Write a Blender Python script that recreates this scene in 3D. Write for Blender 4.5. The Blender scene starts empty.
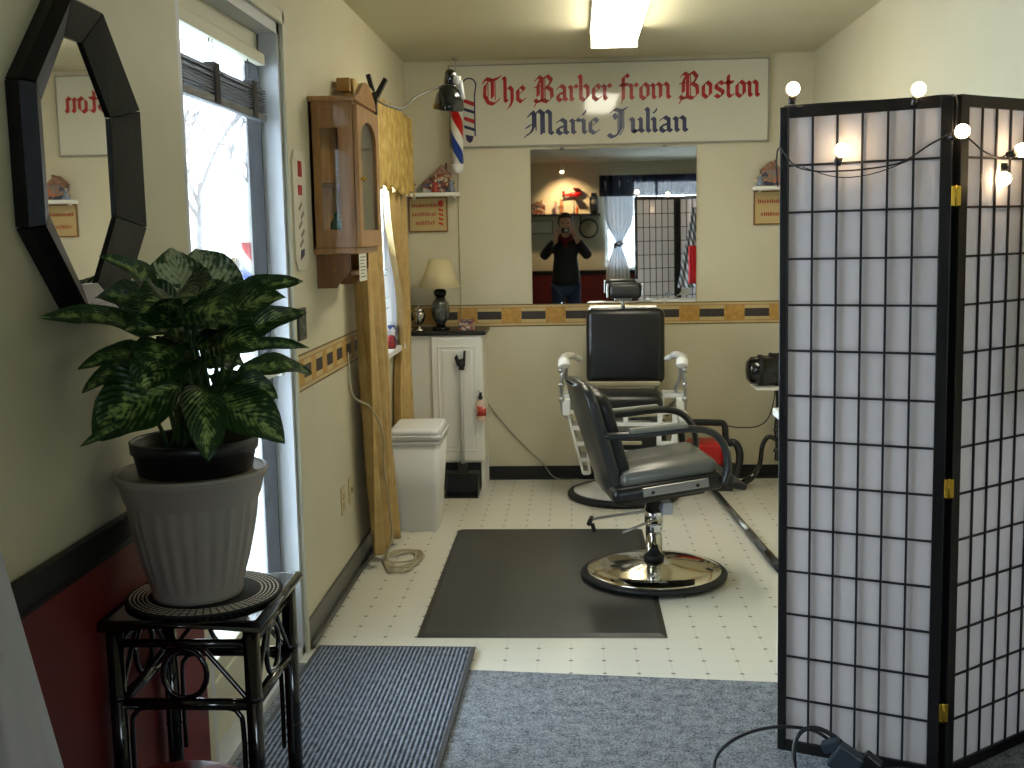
import bpy, bmesh, math, random
from mathutils import Vector, Matrix
from math import pi, sin, cos, radians as R
random.seed(7)
S = bpy.context.scene
COL = S.collection

# ------------------------------------------------------------------ camera
cam_data = bpy.data.cameras.new('camera')
cam_data.sensor_width = 36.0
cam_data.lens = 1129.9 * 36 / 1024
cam_data.clip_start = 0.05
cam = bpy.data.objects.new('camera', cam_data)
COL.objects.link(cam)
PITCH, YAW, ROLL = 0.13094, -0.05574, -0.01757
fw = Vector((sin(YAW) * cos(PITCH), cos(YAW) * cos(PITCH), -sin(PITCH)))
rt = Vector((cos(YAW), -sin(YAW), 0))
up = rt.cross(fw)
rt2 = cos(ROLL) * rt + sin(ROLL) * up
up2 = -sin(ROLL) * rt + cos(ROLL) * up
cam.matrix_world = Matrix(((rt2.x, up2.x, -fw.x, 0), (rt2.y, up2.y, -fw.y, 0), (rt2.z, up2.z, -fw.z, 1.48), (0, 0, 0, 1)))
S.camera = cam

# ------------------------------------------------------------------ light and exposure
S.view_settings.view_transform = 'Standard'
S.view_settings.look = 'None'
S.view_settings.gamma = 1.0
S.view_settings.use_curve_mapping = False
S.view_settings.exposure = 1.02
world = bpy.data.worlds.new('overcast_sky')
S.world = world
world.use_nodes = True
bg = world.node_tree.nodes['Background']
bg.inputs['Color'].default_value = (0.76, 0.88, 1.0, 1)
bg.inputs['Strength'].default_value = 7.5
S.cycles.max_bounces = 10
S.cycles.diffuse_bounces = 6
S.cycles.glossy_bounces = 5
S.cycles.transmission_bounces = 8
S.cycles.transparent_max_bounces = 16
S.cycles.caustics_reflective = False
S.cycles.caustics_refractive = False
S.cycles.sample_clamp_indirect = 6.0
S.cycles.use_denoising = True
LAMP_STRENGTH = 9.0
BULB_STRENGTH = 15.0

def portal(name, loc, size, rot):
    l = bpy.data.lights.new(name, 'AREA')
    l.shape = 'RECTANGLE'
    l.size, l.size_y = size
    l.cycles.is_portal = True
    o = bpy.data.objects.new(name, l)
    o.location = loc
    o.rotation_euler = rot
    COL.objects.link(o)

# ------------------------------------------------------------------ room dimensions
XL, XR, D, CH = -0.979, 1.393, 6.77, 2.495
YF = -2.9          # street-side wall behind the camera
XF = 2.45          # the waiting area is wider than the cutting room
YJ = 0.6
portal('door_daylight', (XL - 0.13, 3.36, 1.12), (2.1, 0.96), (0, R(-90), 0))
portal('side_window_daylight', (XL - 0.13, 5.75, 1.5), (1.15, 1.2), (0, R(-90), 0))
portal('front_window_daylight', (1.2, YF - 0.13, 1.6), (1.5, 1.3), (R(90), 0, 0))

# ------------------------------------------------------------------ materials
def s2l(c):
    return c / 12.92 if c <= 0.04045 else ((c + 0.055) / 1.055) ** 2.4
def C(r, g, b):
    return (s2l(r / 255), s2l(g / 255), s2l(b / 255), 1)
MATS = {}
def mat(name, col, rough=0.5, metal=0.0, col2=None, scale=20, detail=3, bump=0.0, bscale=80, spec=0.5, coat=0.0, emit=None, estr=0.0, trans=0.0, stretch=None):
    if name in MATS:
        return MATS[name]
    m = bpy.data.materials.new(name)
    m.use_nodes = True
    nt = m.node_tree
    p = nt.nodes['Principled BSDF']
    p.inputs['Base Color'].default_value = col
    p.inputs['Roughness'].default_value = rough
    p.inputs['Metallic'].default_value = metal
    p.inputs['Specular IOR Level'].default_value = spec
    p.inputs['Coat Weight'].default_value = coat
    p.inputs['Transmission Weight'].default_value = trans
    if emit:
        p.inputs['Emission Color'].default_value = emit
        p.inputs['Emission Strength'].default_value = estr
    tc = nt.nodes.new('ShaderNodeTexCoord')
    vec = tc.outputs['Object']
    if stretch:
        mp = nt.nodes.new('ShaderNodeMapping')
        mp.inputs['Scale'].default_value = stretch
        nt.links.new(vec, mp.inputs['Vector'])
        vec = mp.outputs['Vector']
    if col2:
        n = nt.nodes.new('ShaderNodeTexNoise')
        n.inputs['Scale'].default_value = scale
        n.inputs['Detail'].default_value = detail
        nt.links.new(vec, n.inputs['Vector'])
        r = nt.nodes.new('ShaderNodeValToRGB')
        r.color_ramp.elements[0].position = 0.35
        r.color_ramp.elements[1].position = 0.65
        r.color_ramp.elements[0].color = col
        r.color_ramp.elements[1].color = col2
        nt.links.new(n.outputs['Fac'], r.inputs['Fac'])
        nt.links.new(r.outputs['Color'], p.inputs['Base Color'])
    if bump:
        n2 = nt.nodes.new('ShaderNodeTexNoise')
        n2.inputs['Scale'].default_value = bscale
        nt.links.new(vec, n2.inputs['Vector'])
        b = nt.nodes.new('ShaderNodeBump')
        b.inputs['Strength'].default_value = bump
        b.inputs['Distance'].default_value = 0.004
        nt.links.new(n2.outputs['Fac'], b.inputs['Height'])
        nt.links.new(b.outputs['Normal'], p.inputs['Normal'])
    MATS[name] = m
    return m

def math_node(nt, op, a, b=None, c=None):
    n = nt.nodes.new('ShaderNodeMath')
    n.operation = op
    for i, v in enumerate((a, b, c)):
        if v is None:
            continue
        if isinstance(v, (int, float)):
            n.inputs[i].default_value = v
        else:
            nt.links.new(v, n.inputs[i])
    return n.outputs[0]

def mix_node(nt, fac, a, b):
    n = nt.nodes.new('ShaderNodeMix')
    n.data_type = 'RGBA'
    for k, v in ((0, fac), (6, a), (7, b)):
        if isinstance(v, (int, float, tuple)):
            n.inputs[k].default_value = v
        else:
            nt.links.new(v, n.inputs[k])
    return n.outputs[2]

def xyz(nt):
    tc = nt.nodes.new('ShaderNodeTexCoord')
    s = nt.nodes.new('ShaderNodeSeparateXYZ')
    nt.links.new(tc.outputs['Object'], s.inputs[0])
    return s.outputs

def base(name, rough=0.5, metal=0.0, spec=0.5):
    m = bpy.data.materials.new(name)
    m.use_nodes = True
    p = m.node_tree.nodes['Principled BSDF']
    p.inputs['Roughness'].default_value = rough
    p.inputs['Metallic'].default_value = metal
    p.inputs['Specular IOR Level'].default_value = spec
    MATS[name] = m
    return m, m.node_tree, p

WALL = mat('cream_wall_paint', C(208, 201, 175), 0.5, col2=C(204, 197, 170), scale=3, bump=0.05, bscale=220)
CEIL = mat('ceiling_paint', C(200, 194, 166), 0.8, col2=C(195, 189, 160), scale=2)
RED_PAINT = mat('red_wainscot_paint', C(108, 19, 15), 0.55, col2=C(100, 17, 13), scale=6)
BLACK_TRIM = mat('black_trim', C(15, 15, 16), 0.45, bump=0.02, spec=.25)
GREY_BASE = mat('dark_grey_vinyl_cove_base', C(74, 74, 70), 0.35)
WHITE_PAINT = mat('white_gloss_paint', C(232, 231, 224), 0.35)
FRAME_GREY = mat('pale_grey_door_paint', C(200, 203, 208), 0.4)
CREAM_RAIL = mat('cream_door_rail', C(205, 200, 176), 0.45)
BLACK_LACQ = mat('black_lacquer', C(9, 9, 11), 0.16, coat=0.6)
BLACK_PLASTIC = mat('black_plastic', C(18, 18, 20), 0.35)
BLACK_RUBBER = mat('black_rubber', C(20, 20, 22), 0.6)
BLACK_VINYL = mat('black_vinyl_upholstery', C(17, 18, 19), 0.33, bump=0.12, bscale=130)
WORN_VINYL = mat('shiny_grey_black_vinyl', C(96, 97, 92), 0.26, bump=0.05, bscale=90)
CHROME = mat('chrome', C(215, 218, 222), 0.06, 1.0)
STEEL = mat('brushed_steel', C(178, 178, 176), 0.3, 1.0)
PORCELAIN = mat('white_porcelain_enamel', C(238, 238, 234), 0.14, coat=0.6)
BRASS = mat('brass', C(200, 160, 60), 0.25, 1.0)
OAK = mat('honey_oak', C(172, 124, 66), 0.35, col2=C(146, 102, 50), scale=7, detail=6, stretch=(6, 6, 0.6), coat=0.3)
OAK_DARK = mat('dark_oak_board', C(136, 92, 46), 0.4, col2=C(116, 76, 36), scale=7, detail=6, stretch=(6, 6, 0.6))  # darker oak tone for the lower shelf and sign frames
GOLD_CLOTH = mat('gold_curtain_cloth', C(200, 170, 112), 0.42, col2=C(182, 150, 90), scale=14, bump=0.1, bscale=160)
BROCADE = mat('gold_brocade_cloth', C(206, 178, 104), 0.6, col2=C(166, 132, 62), scale=38, detail=4, bump=0.2, bscale=80, stretch=(1, 1, 0.45))
MIRROR = mat('mirror_glass', C(238, 238, 236), 0.015, 1.0)
GREY_POT = mat('grey_plastic_planter', C(158, 150, 142), 0.5, bump=0.03)
SOIL = mat('potting_soil', C(34, 26, 20), 0.95, col2=C(58, 46, 34), scale=60, bump=0.6)
CABLE = mat('black_cable', C(24, 26, 34), 0.4)
WHITE_PLASTIC = mat('white_plastic', C(230, 230, 230), 0.4)
IVORY = mat('ivory_plate', C(196, 182, 140), 0.4)
SHADE = mat('cream_lampshade_cloth', C(226, 214, 172), 0.8)
GLASSDARK = mat('smoky_ribbed_glass', C(70, 72, 66), 0.08, coat=0.6)
SIGNWHITE = mat('sign_board_white', C(208, 205, 188), 0.07, col2=C(204, 201, 184), scale=2)
SIGNRED = mat('sign_red_paint', C(176, 26, 26), 0.3)
SIGNBLUE = mat('sign_navy_paint', C(36, 40, 84), 0.3)
BRIGHTRED = mat('bright_red_plastic', C(186, 18, 22), 0.35)
SNOW = mat('snowy_ground', C(240, 242, 245), 0.9, col2=C(225, 230, 236), scale=0.6)

def glass_mat(name, tint=(0.96, 0.98, 0.97, 1), mixf=0.08):
    m = bpy.data.materials.new(name)
    m.use_nodes = True
    nt = m.node_tree
    out = nt.nodes['Material Output']
    nt.nodes.remove(nt.nodes['Principled BSDF'])
    t = nt.nodes.new('ShaderNodeBsdfTransparent')
    t.inputs[0].default_value = tint
    g = nt.nodes.new('ShaderNodeBsdfGlossy')
    g.inputs['Roughness'].default_value = 0.02
    mx = nt.nodes.new('ShaderNodeMixShader')
    f = nt.nodes.new('ShaderNodeFresnel')
    f.inputs[0].default_value = 1.45
    nt.links.new(math_node(nt, 'MULTIPLY', f.outputs[0], 0.8), mx.inputs[0])
    nt.links.new(t.outputs[0], mx.inputs[1])
    nt.links.new(g.outputs[0], mx.inputs[2])
    nt.links.new(mx.outputs[0], out.inputs[0])
    MATS[name] = m
    return m
GLASS = glass_mat('window_glass')

def sheer_mat(name, col, through, alpha=0.0, rough=0.8):
    """thin cloth or paper that lets light through"""
    m = bpy.data.materials.new(name)
    m.use_nodes = True
    nt = m.node_tree
    out = nt.nodes['Material Output']
    nt.nodes.remove(nt.nodes['Principled BSDF'])
    d = nt.nodes.new('ShaderNodeBsdfDiffuse')
    d.inputs[0].default_value = col
    t = nt.nodes.new('ShaderNodeBsdfTranslucent')
    t.inputs[0].default_value = col
    mx = nt.nodes.new('ShaderNodeMixShader')
    mx.inputs[0].default_value = through
    nt.links.new(d.outputs[0], mx.inputs[1])
    nt.links.new(t.outputs[0], mx.inputs[2])
    last = mx
    if alpha:
        tr = nt.nodes.new('ShaderNodeBsdfTransparent')
        m2 = nt.nodes.new('ShaderNodeMixShader')
        m2.inputs[0].default_value = alpha
        nt.links.new(mx.outputs[0], m2.inputs[1])
        nt.links.new(tr.outputs[0], m2.inputs[2])
        last = m2
    nt.links.new(last.outputs[0], out.inputs[0])
    MATS[name] = m
    return m
PAPER = sheer_mat('translucent_screen_paper', C(232, 228, 232), 0.45)
SHEER = sheer_mat('white_sheer_cloth', C(236, 239, 246), 0.35, 0.0)
VOILE = sheer_mat('white_voile_cloth', C(230, 233, 240), 0.07, 0.0)
SHEER_BLACK = sheer_mat('black_sheer_cloth', C(40, 42, 58), 0.25, 0.03)
BLIND = sheer_mat('pale_blind_slats', C(215, 215, 205), 0.3)

def bulb_mat():
    m, nt, p = base('lit_globe_bulb')
    p.inputs['Base Color'].default_value = C(255, 240, 215)
    p.inputs['Emission Color'].default_value = (1.0, 0.72, 0.40, 1)
    p.inputs['Emission Strength'].default_value = BULB_STRENGTH
    return m
BULB = bulb_mat()
def tube_mat():
    m, nt, p = base('lit_fluorescent_diffuser')
    p.inputs['Base Color'].default_value = C(250, 250, 240)
    p.inputs['Emission Color'].default_value = (1.0, 0.93, 0.74, 1)
    p.inputs['Emission Strength'].default_value = LAMP_STRENGTH
    return m
DIFFUSER = tube_mat()

def floor_tile_mat():
    m, nt, p = base('white_vinyl_with_small_diamonds', 0.3)
    X, Y, Z = xyz(nt)
    s, gx, gy = 0.1155, 0.324, 3.685
    def cell(v, g):
        a = math_node(nt, 'SUBTRACT', v, g)
        a = math_node(nt, 'DIVIDE', a, s)
        a = math_node(nt, 'ADD', a, 100.5)
        a = math_node(nt, 'FRACT', a)
        a = math_node(nt, 'SUBTRACT', a, 0.5)
        return math_node(nt, 'ABSOLUTE', a)
    fx, fy = cell(X, gx), cell(Y, gy)
    sm = math_node(nt, 'ADD', fx, fy)
    dia = math_node(nt, 'LESS_THAN', sm, 0.085)
    line = math_node(nt, 'LESS_THAN', fx, 0.014)
    dx = math_node(nt, 'LESS_THAN', fy, 0.010)
    line = math_node(nt, 'MAXIMUM', line, dx)
    n = nt.nodes.new('ShaderNodeTexNoise')
    n.inputs['Scale'].default_value = 2.5
    c = mix_node(nt, n.outputs['Fac'], C(228, 226, 216), C(220, 217, 204))
    c = mix_node(nt, math_node(nt, 'MULTIPLY', line, 0.2), c, C(150, 146, 130))
    c = mix_node(nt, math_node(nt, 'MULTIPLY', dia, 0.8), c, C(96, 92, 86))
    nt.links.new(c, p.inputs['Base Color'])
    return m
TILE = floor_tile_mat()

def carpet_mat():
    m, nt, p = base('blue_grey_loop_carpet', 0.95, spec=0.1)
    tc = nt.nodes.new('ShaderNodeTexCoord')
    n = nt.nodes.new('ShaderNodeTexNoise')
    n.inputs['Scale'].default_value = 140
    n.inputs['Detail'].default_value = 4
    nt.links.new(tc.outputs['Object'], n.inputs['Vector'])
    n2 = nt.nodes.new('ShaderNodeTexNoise')
    n2.inputs['Scale'].default_value = 30
    n2.inputs['Detail'].default_value = 6
    nt.links.new(tc.outputs['Object'], n2.inputs['Vector'])
    f = math_node(nt, 'ADD', math_node(nt, 'MULTIPLY', n.outputs['Fac'], 0.65), math_node(nt, 'MULTIPLY', n2.outputs['Fac'], 0.35))
    r = nt.nodes.new('ShaderNodeValToRGB')
    r.color_ramp.elements[0].position = 0.36
    r.color_ramp.elements[0].color = C(76, 80, 88)
    r.color_ramp.elements[1].position = 0.62
    r.color_ramp.elements[1].color = C(158, 163, 170)
    nt.links.new(f, r.inputs['Fac'])
    nt.links.new(r.outputs['Color'], p.inputs['Base Color'])
    b = nt.nodes.new('ShaderNodeBump')
    b.inputs['Strength'].default_value = 0.7
    b.inputs['Distance'].default_value = 0.006
    nt.links.new(f, b.inputs['Height'])
    nt.links.new(b.outputs['Normal'], p.inputs['Normal'])
    return m
CARPET = carpet_mat()

def rib_mat():
    m, nt, p = base('ribbed_blue_grey_mat', 0.9, spec=0.15)
    X, Y, Z = xyz(nt)
    w = math_node(nt, 'SINE', math_node(nt, 'MULTIPLY', X, 2 * pi / 0.015))
    w2 = math_node(nt, 'SINE', math_node(nt, 'MULTIPLY', Y, 2 * pi / 0.02))
    n = nt.nodes.new('ShaderNodeTexNoise')
    n.inputs['Scale'].default_value = 60
    f = math_node(nt, 'ADD', math_node(nt, 'MULTIPLY', w, 0.3), math_node(nt, 'MULTIPLY', w2, 0.03))
    f = math_node(nt, 'ADD', f, n.outputs['Fac'])
    r = nt.nodes.new('ShaderNodeValToRGB')
    r.color_ramp.elements[0].position = 0.25
    r.color_ramp.elements[0].color = C(54, 58, 68)
    r.color_ramp.elements[1].position = 0.8
    r.color_ramp.elements[1].color = C(140, 148, 162)
    nt.links.new(f, r.inputs['Fac'])
    nt.links.new(r.outputs['Color'], p.inputs['Base Color'])
    b = nt.nodes.new('ShaderNodeBump')
    b.inputs['Strength'].default_value = 0.6
    b.inputs['Distance'].default_value = 0.004
    nt.links.new(w, b.inputs['Height'])
    nt.links.new(b.outputs['Normal'], p.inputs['Normal'])
    return m
RIB = rib_mat()
MATBLACK = mat('charcoal_rubber_mat', C(52, 52, 49), 0.42, col2=C(46, 46, 44), scale=5, bump=0.15, bscale=160)

def border_mat(name, axis, period, start, dark):
    m, nt, p = base(name, 0.55)
    o = xyz(nt)
    v, Z = o[axis], o[2]
    a = math_node(nt, 'FRACT', math_node(nt, 'ADD', math_node(nt, 'DIVIDE', math_node(nt, 'SUBTRACT', v, start), period), 50))
    isdark = math_node(nt, 'LESS_THAN', a, dark)
    zc = math_node(nt, 'ABSOLUTE', math_node(nt, 'SUBTRACT', Z, 1.003))
    zin = math_node(nt, 'LESS_THAN', zc, 0.024)
    zgold = math_node(nt, 'LESS_THAN', zc, 0.044)
    edge = math_node(nt, 'GREATER_THAN', zc, 0.061)
    n = nt.nodes.new('ShaderNodeTexNoise')
    n.inputs['Scale'].default_value = 45
    tc = nt.nodes.new('ShaderNodeTexCoord')
    nt.links.new(tc.outputs['Object'], n.inputs['Vector'])
    gold = mix_node(nt, n.outputs['Fac'], C(214, 170, 84), C(150, 104, 48))
    cream = mix_node(nt, n.outputs['Fac'], C(206, 184, 132), C(184, 160, 108))
    c = mix_node(nt, math_node(nt, 'MULTIPLY', math_node(nt, 'SUBTRACT', 1.0, isdark), zgold), cream, gold)
    c = mix_node(nt, math_node(nt, 'MULTIPLY', isdark, zin), c, C(56, 50, 48))
    line2 = math_node(nt, 'COMPARE', zc, 0.046, 0.0025)
    c = mix_node(nt, math_node(nt, 'MULTIPLY', line2, 0.6), c, C(140, 84, 52))
    c = mix_node(nt, edge, c, C(104, 84, 56))
    nt.links.new(c, p.inputs['Base Color'])
    return m

def leaf_mat(name, dark, pale, amount):
    m, nt, p = base(name, 0.34, spec=0.5)
    tc = nt.nodes.new('ShaderNodeTexCoord')
    sp = nt.nodes.new('ShaderNodeSeparateXYZ')
    nt.links.new(tc.outputs['UV'], sp.inputs[0])
    u = math_node(nt, 'ABSOLUTE', math_node(nt, 'SUBTRACT', sp.outputs[0], 0.5))
    n = nt.nodes.new('ShaderNodeTexNoise')
    n.inputs['Scale'].default_value = 70
    n.inputs['Detail'].default_value = 3
    nt.links.new(tc.outputs['Object'], n.inputs['Vector'])
    # side veins
    vv = math_node(nt, 'SINE', math_node(nt, 'SUBTRACT', math_node(nt, 'MULTIPLY', sp.outputs[1], 75), math_node(nt, 'MULTIPLY', u, 60)))
    f = math_node(nt, 'SUBTRACT', amount, math_node(nt, 'MULTIPLY', u, 1.25))
    f = math_node(nt, 'ADD', f, math_node(nt, 'MULTIPLY', math_node(nt, 'SUBTRACT', n.outputs['Fac'], 0.5), 1.9))
    f = math_node(nt, 'ADD', f, math_node(nt, 'MULTIPLY', vv, 0.12))
    r = nt.nodes.new('ShaderNodeValToRGB')
    r.color_ramp.elements[0].position = 0.22
    r.color_ramp.elements[0].color = dark
    r.color_ramp.elements[1].position = 0.62
    r.color_ramp.elements[1].color = pale
    nt.links.new(f, r.inputs['Fac'])
    nt.links.new(r.outputs['Color'], p.inputs['Base Color'])
    b = nt.nodes.new('ShaderNodeBump')
    b.inputs['Strength'].default_value = 0.5
    b.inputs['Distance'].default_value = 0.003
    nt.links.new(vv, b.inputs['Height'])
    nt.links.new(b.outputs['Normal'], p.inputs['Normal'])
    return m
LEAF = leaf_mat('variegated_leaf', C(30, 68, 24), C(158, 186, 104), 0.47)
LEAF_PALE = leaf_mat('pale_variegated_leaf', C(56, 90, 48), C(196, 208, 164), 0.78)

def spiral_mat(name, pitch, zdir=1):
    """red, white and blue barber stripes that wind round the local Z axis"""
    m, nt, p = base(name, 0.35)
    X, Y, Z = xyz(nt)
    ang = math_node(nt, 'DIVIDE', math_node(nt, 'ARCTAN2', Y, X), 2 * pi)
    f = math_node(nt, 'FRACT', math_node(nt, 'ADD', math_node(nt, 'ADD', math_node(nt, 'DIVIDE', Z, pitch), ang), 20.5))
    r = nt.nodes.new('ShaderNodeValToRGB')
    r.color_ramp.interpolation = 'CONSTANT'
    e = r.color_ramp.elements
    e[0].position = 0.0
    e[0].color = C(190, 24, 24)
    e[1].position = 0.27
    e[1].color = C(226, 224, 214)
    for pos, c in ((0.5, C(30, 62, 150)), (0.76, C(226, 224, 214))):
        k = e.new(pos)
        k.color = c
    nt.links.new(f, r.inputs['Fac'])
    nt.links.new(r.outputs['Color'], p.inputs['Base Color'])
    return m
SPIRAL = spiral_mat('barber_stripes', 0.36)
SPIRAL_OUT = spiral_mat('barber_stripes_outdoor', 0.24)

def rings_mat():
    m, nt, p = base('woven_black_and_white_mat', 0.8)
    X, Y, Z = xyz(nt)
    r2 = math_node(nt, 'SQRT', math_node(nt, 'ADD', math_node(nt, 'MULTIPLY', X, X), math_node(nt, 'MULTIPLY', Y, Y)))
    w = math_node(nt, 'GREATER_THAN', math_node(nt, 'SINE', math_node(nt, 'MULTIPLY', r2, 2 * pi / 0.0085)), 0.0)
    inband = math_node(nt, 'MULTIPLY', math_node(nt, 'GREATER_THAN', r2, 0.116), math_node(nt, 'LESS_THAN', r2, 0.157))
    a = math_node(nt, 'SINE', math_node(nt, 'MULTIPLY', math_node(nt, 'ARCTAN2', Y, X), 60))
    w = math_node(nt, 'MULTIPLY', w, inband)
    w = math_node(nt, 'MULTIPLY', w, math_node(nt, 'GREATER_THAN', a, -0.8))
    c = mix_node(nt, w, C(18, 18, 20), C(224, 219, 205))
    nt.links.new(c, p.inputs['Base Color'])
    return m
DOILY = rings_mat()

def speckle_mat(name, cols, scale):
    m, nt, p = base(name, 0.5)
    tc = nt.nodes.new('ShaderNodeTexCoord')
    v = nt.nodes.new('ShaderNodeTexVoronoi')
    v.inputs['Scale'].default_value = scale
    nt.links.new(tc.outputs['Object'], v.inputs['Vector'])
    sp = nt.nodes.new('ShaderNodeSeparateColor')
    nt.links.new(v.outputs['Color'], sp.inputs[0])
    r = nt.nodes.new('ShaderNodeValToRGB')
    r.color_ramp.interpolation = 'CONSTANT'
    e = r.color_ramp.elements
    e[0].color = cols[0]
    e[1].position = 1.0 / len(cols)
    e[1].color = cols[1]
    for i, c in enumerate(cols[2:]):
        k = e.new((i + 2.0) / len(cols))
        k.color = c
    nt.links.new(sp.outputs[0], r.inputs['Fac'])
    nt.links.new(r.outputs['Color'], p.inputs['Base Color'])
    return m

# ------------------------------------------------------------------ mesh helpers
def V(*a):
    return Vector(a)
def box(bm, c, s, rot=None, bev=0.0, seg=2, mi=0):
    r = bmesh.ops.create_cube(bm, size=1.0)
    vs = r['verts']
    for v in vs:
        v.co = Vector((v.co.x * s[0], v.co.y * s[1], v.co.z * s[2]))
    fs = list({f for v in vs for f in v.link_faces})
    if bev:
        es = list({e for v in vs for e in v.link_edges})
        rr = bmesh.ops.bevel(bm, geom=es, offset=min(bev, 0.49 * min(s)), segments=seg, profile=0.5, affect='EDGES')
        vs = list({v for f in rr['faces'] for v in f.verts})
        fs = list({f for v in vs for f in v.link_faces})
    M = Matrix.Translation(Vector(c))
    if rot is not None:
        if not isinstance(rot, Matrix):
            rot = Matrix.Rotation(rot[2], 4, 'Z') @ Matrix.Rotation(rot[1], 4, 'Y') @ Matrix.Rotation(rot[0], 4, 'X')
        M = M @ rot
    bmesh.ops.transform(bm, matrix=M, verts=list(set(vs)))
    for f in fs:
        if f.is_valid:
            f.material_index = mi
    return vs
def bb(bm, lo, hi, bev=0.0, seg=2, mi=0):
    return box(bm, [(a + b) / 2 for a, b in zip(lo, hi)], [abs(b - a) for a, b in zip(lo, hi)], None, bev, seg, mi)
def tube(bm, pts, r, seg=10, closed=False, mi=0, caps=True, flat=None):
    pts = [Vector(p) for p in pts]
    n = len(pts)
    rs = r if isinstance(r, (list, tuple)) else [r] * n
    rings = []
    prev = None
    for i, p in enumerate(pts):
        if closed:
            t = pts[(i + 1) % n] - pts[i - 1]
        else:
            t = pts[min(i + 1, n - 1)] - pts[max(i - 1, 0)]
        if t.length < 1e-9:
            t = Vector((0, 0, 1))
        t.normalize()
        if prev is None:
            a = Vector((0, 0, 1)) if abs(t.z) < 0.9 else Vector((1, 0, 0))
            u = t.cross(a).normalized()
        else:
            u = (prev - t * prev.dot(t)).normalized()
        prev = u
        w = t.cross(u)
        ring = []
        for k in range(seg):
            a = 2 * pi * k / seg
            fu, fw_ = (1, 1) if flat is None else flat
            ring.append(bm.verts.new(p + rs[i] * (u * cos(a) * fu + w * sin(a) * fw_)))
        rings.append(ring)
    m = n if closed else n - 1
    for i in range(m):
        A, B = rings[i], rings[(i + 1) % n]
        for k in range(seg):
            f = bm.faces.new((A[k], A[(k + 1) % seg], B[(k + 1) % seg], B[k]))
            f.smooth = True
            f.material_index = mi
    if caps and not closed:
        bm.faces.new(rings[0][::-1]).material_index = mi
        bm.faces.new(rings[-1]).material_index = mi
def smooth_path(pts, sub=6):
    pts = [Vector(p) for p in pts]
    out = []
    n = len(pts)
    for i in range(n - 1):
        p0, p1, p2, p3 = pts[max(i - 1, 0)], pts[i], pts[i + 1], pts[min(i + 2, n - 1)]
        for k in range(sub):
            t = k / sub
            out.append(0.5 * ((2 * p1) + (p2 - p0) * t + (2 * p0 - 5 * p1 + 4 * p2 - p3) * t * t + (3 * p1 - p0 - 3 * p2 + p3) * t ** 3))
    out.append(pts[-1])
    return out
def lathe(bm, prof, c=(0, 0, 0), seg=32, M=None, mi=0, ripple=None):
    """prof: list of (radius, z)"""
    c = Vector(c)
    rings = []
    for r, z in prof:
        ring = []
        for k in range(seg):
            a = 2 * pi * k / seg
            rr = max(r, 0.0004)
            if ripple:
                rr *= ripple(a, z)
            p = Vector((rr * cos(a), rr * sin(a), z))
            if M is not None:
                p = M @ p
            ring.append(bm.verts.new(p + c))
        rings.append(ring)
    for A, B in zip(rings, rings[1:]):
        for k in range(seg):
            f = bm.faces.new((A[k], A[(k + 1) % seg], B[(k + 1) % seg], B[k]))
            f.smooth = True
            f.material_index = mi
    bm.faces.new(rings[0][::-1]).material_index = mi
    bm.faces.new(rings[-1]).material_index = mi
def prism(bm, pts, vec, mi=0):
    """closed 3D polygon pts extruded by vec"""
    vec = Vector(vec)
    a = [bm.verts.new(Vector(p)) for p in pts]
    b = [bm.verts.new(Vector(p) + vec) for p in pts]
    fs = [bm.faces.new(a[::-1]), bm.faces.new(b)]
    n = len(pts)
    for i in range(n):
        fs.append(bm.faces.new((a[i], a[(i + 1) % n], b[(i + 1) % n], b[i])))
    for f in fs:
        f.material_index = mi
def ball(bm, c, r, seg=16, mi=0):
    rr = r if isinstance(r, (tuple, list)) else (r, r, r)
    q = bmesh.ops.create_uvsphere(bm, u_segments=seg, v_segments=max(6, seg // 2 + 2), radius=1.0)
    for v in q['verts']:
        v.co = Vector((v.co.x * rr[0] + c[0], v.co.y * rr[1] + c[1], v.co.z * rr[2] + c[2]))
    for f in {f for v in q['verts'] for f in v.link_faces}:
        f.smooth = True
        f.material_index = mi
    return q['verts']
def sheet(bm, fn, nu, nv, thick=0.0, mi=0):
    g = [[bm.verts.new(Vector(fn(i / nu, j / nv))) for i in range(nu + 1)] for j in range(nv + 1)]
    for j in range(nv):
        for i in range(nu):
            f = bm.faces.new((g[j][i], g[j][i + 1], g[j + 1][i + 1], g[j + 1][i]))
            f.smooth = True
            f.material_index = mi
    return g
def B():
    return bmesh.new()
def obj(name, bm, m, parent=None, loc=(0, 0, 0), rz=0.0, smooth=None, label=None, thick=0.0, bevel=0.0):
    me = bpy.data.meshes.new(name)
    bmesh.ops.recalc_face_normals(bm, faces=bm.faces[:])
    bm.to_mesh(me)
    bm.free()
    for x in (m if isinstance(m, (list, tuple)) else [m]):
        me.materials.append(x)
    if smooth:
        for p in me.polygons:
            p.use_smooth = True
    o = bpy.data.objects.new(name, me)
    COL.objects.link(o)
    o.location = loc
    o.rotation_euler = (0, 0, rz)
    if parent:
        o.parent = parent
    if label:
        o['label'] = label
    if thick:
        s = o.modifiers.new('thickness', 'SOLIDIFY')
        s.thickness = thick
        s.offset = 0
    if bevel:
        s = o.modifiers.new('bevel', 'BEVEL')
        s.width = bevel
        s.segments = 2
    return o
def tag(o, label, cat, group=None):
    o['label'] = label
    o['category'] = cat
    if group:
        o['group'] = group
    return o
def thing(name, label, cat, loc=(0, 0, 0), rz=0.0, group=None):
    o = bpy.data.objects.new(name, None)
    o.empty_display_size = 0.05
    COL.objects.link(o)
    o.location = loc
    o.rotation_euler = (0, 0, rz)
    return tag(o, label, cat, group)
def struct(name, bm, m, parent=None, loc=(0, 0, 0), thick=0.0):
    o = obj(name, bm, m, parent, loc, thick=thick)
    if not parent:
        o['kind'] = 'structure'
    return o
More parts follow.
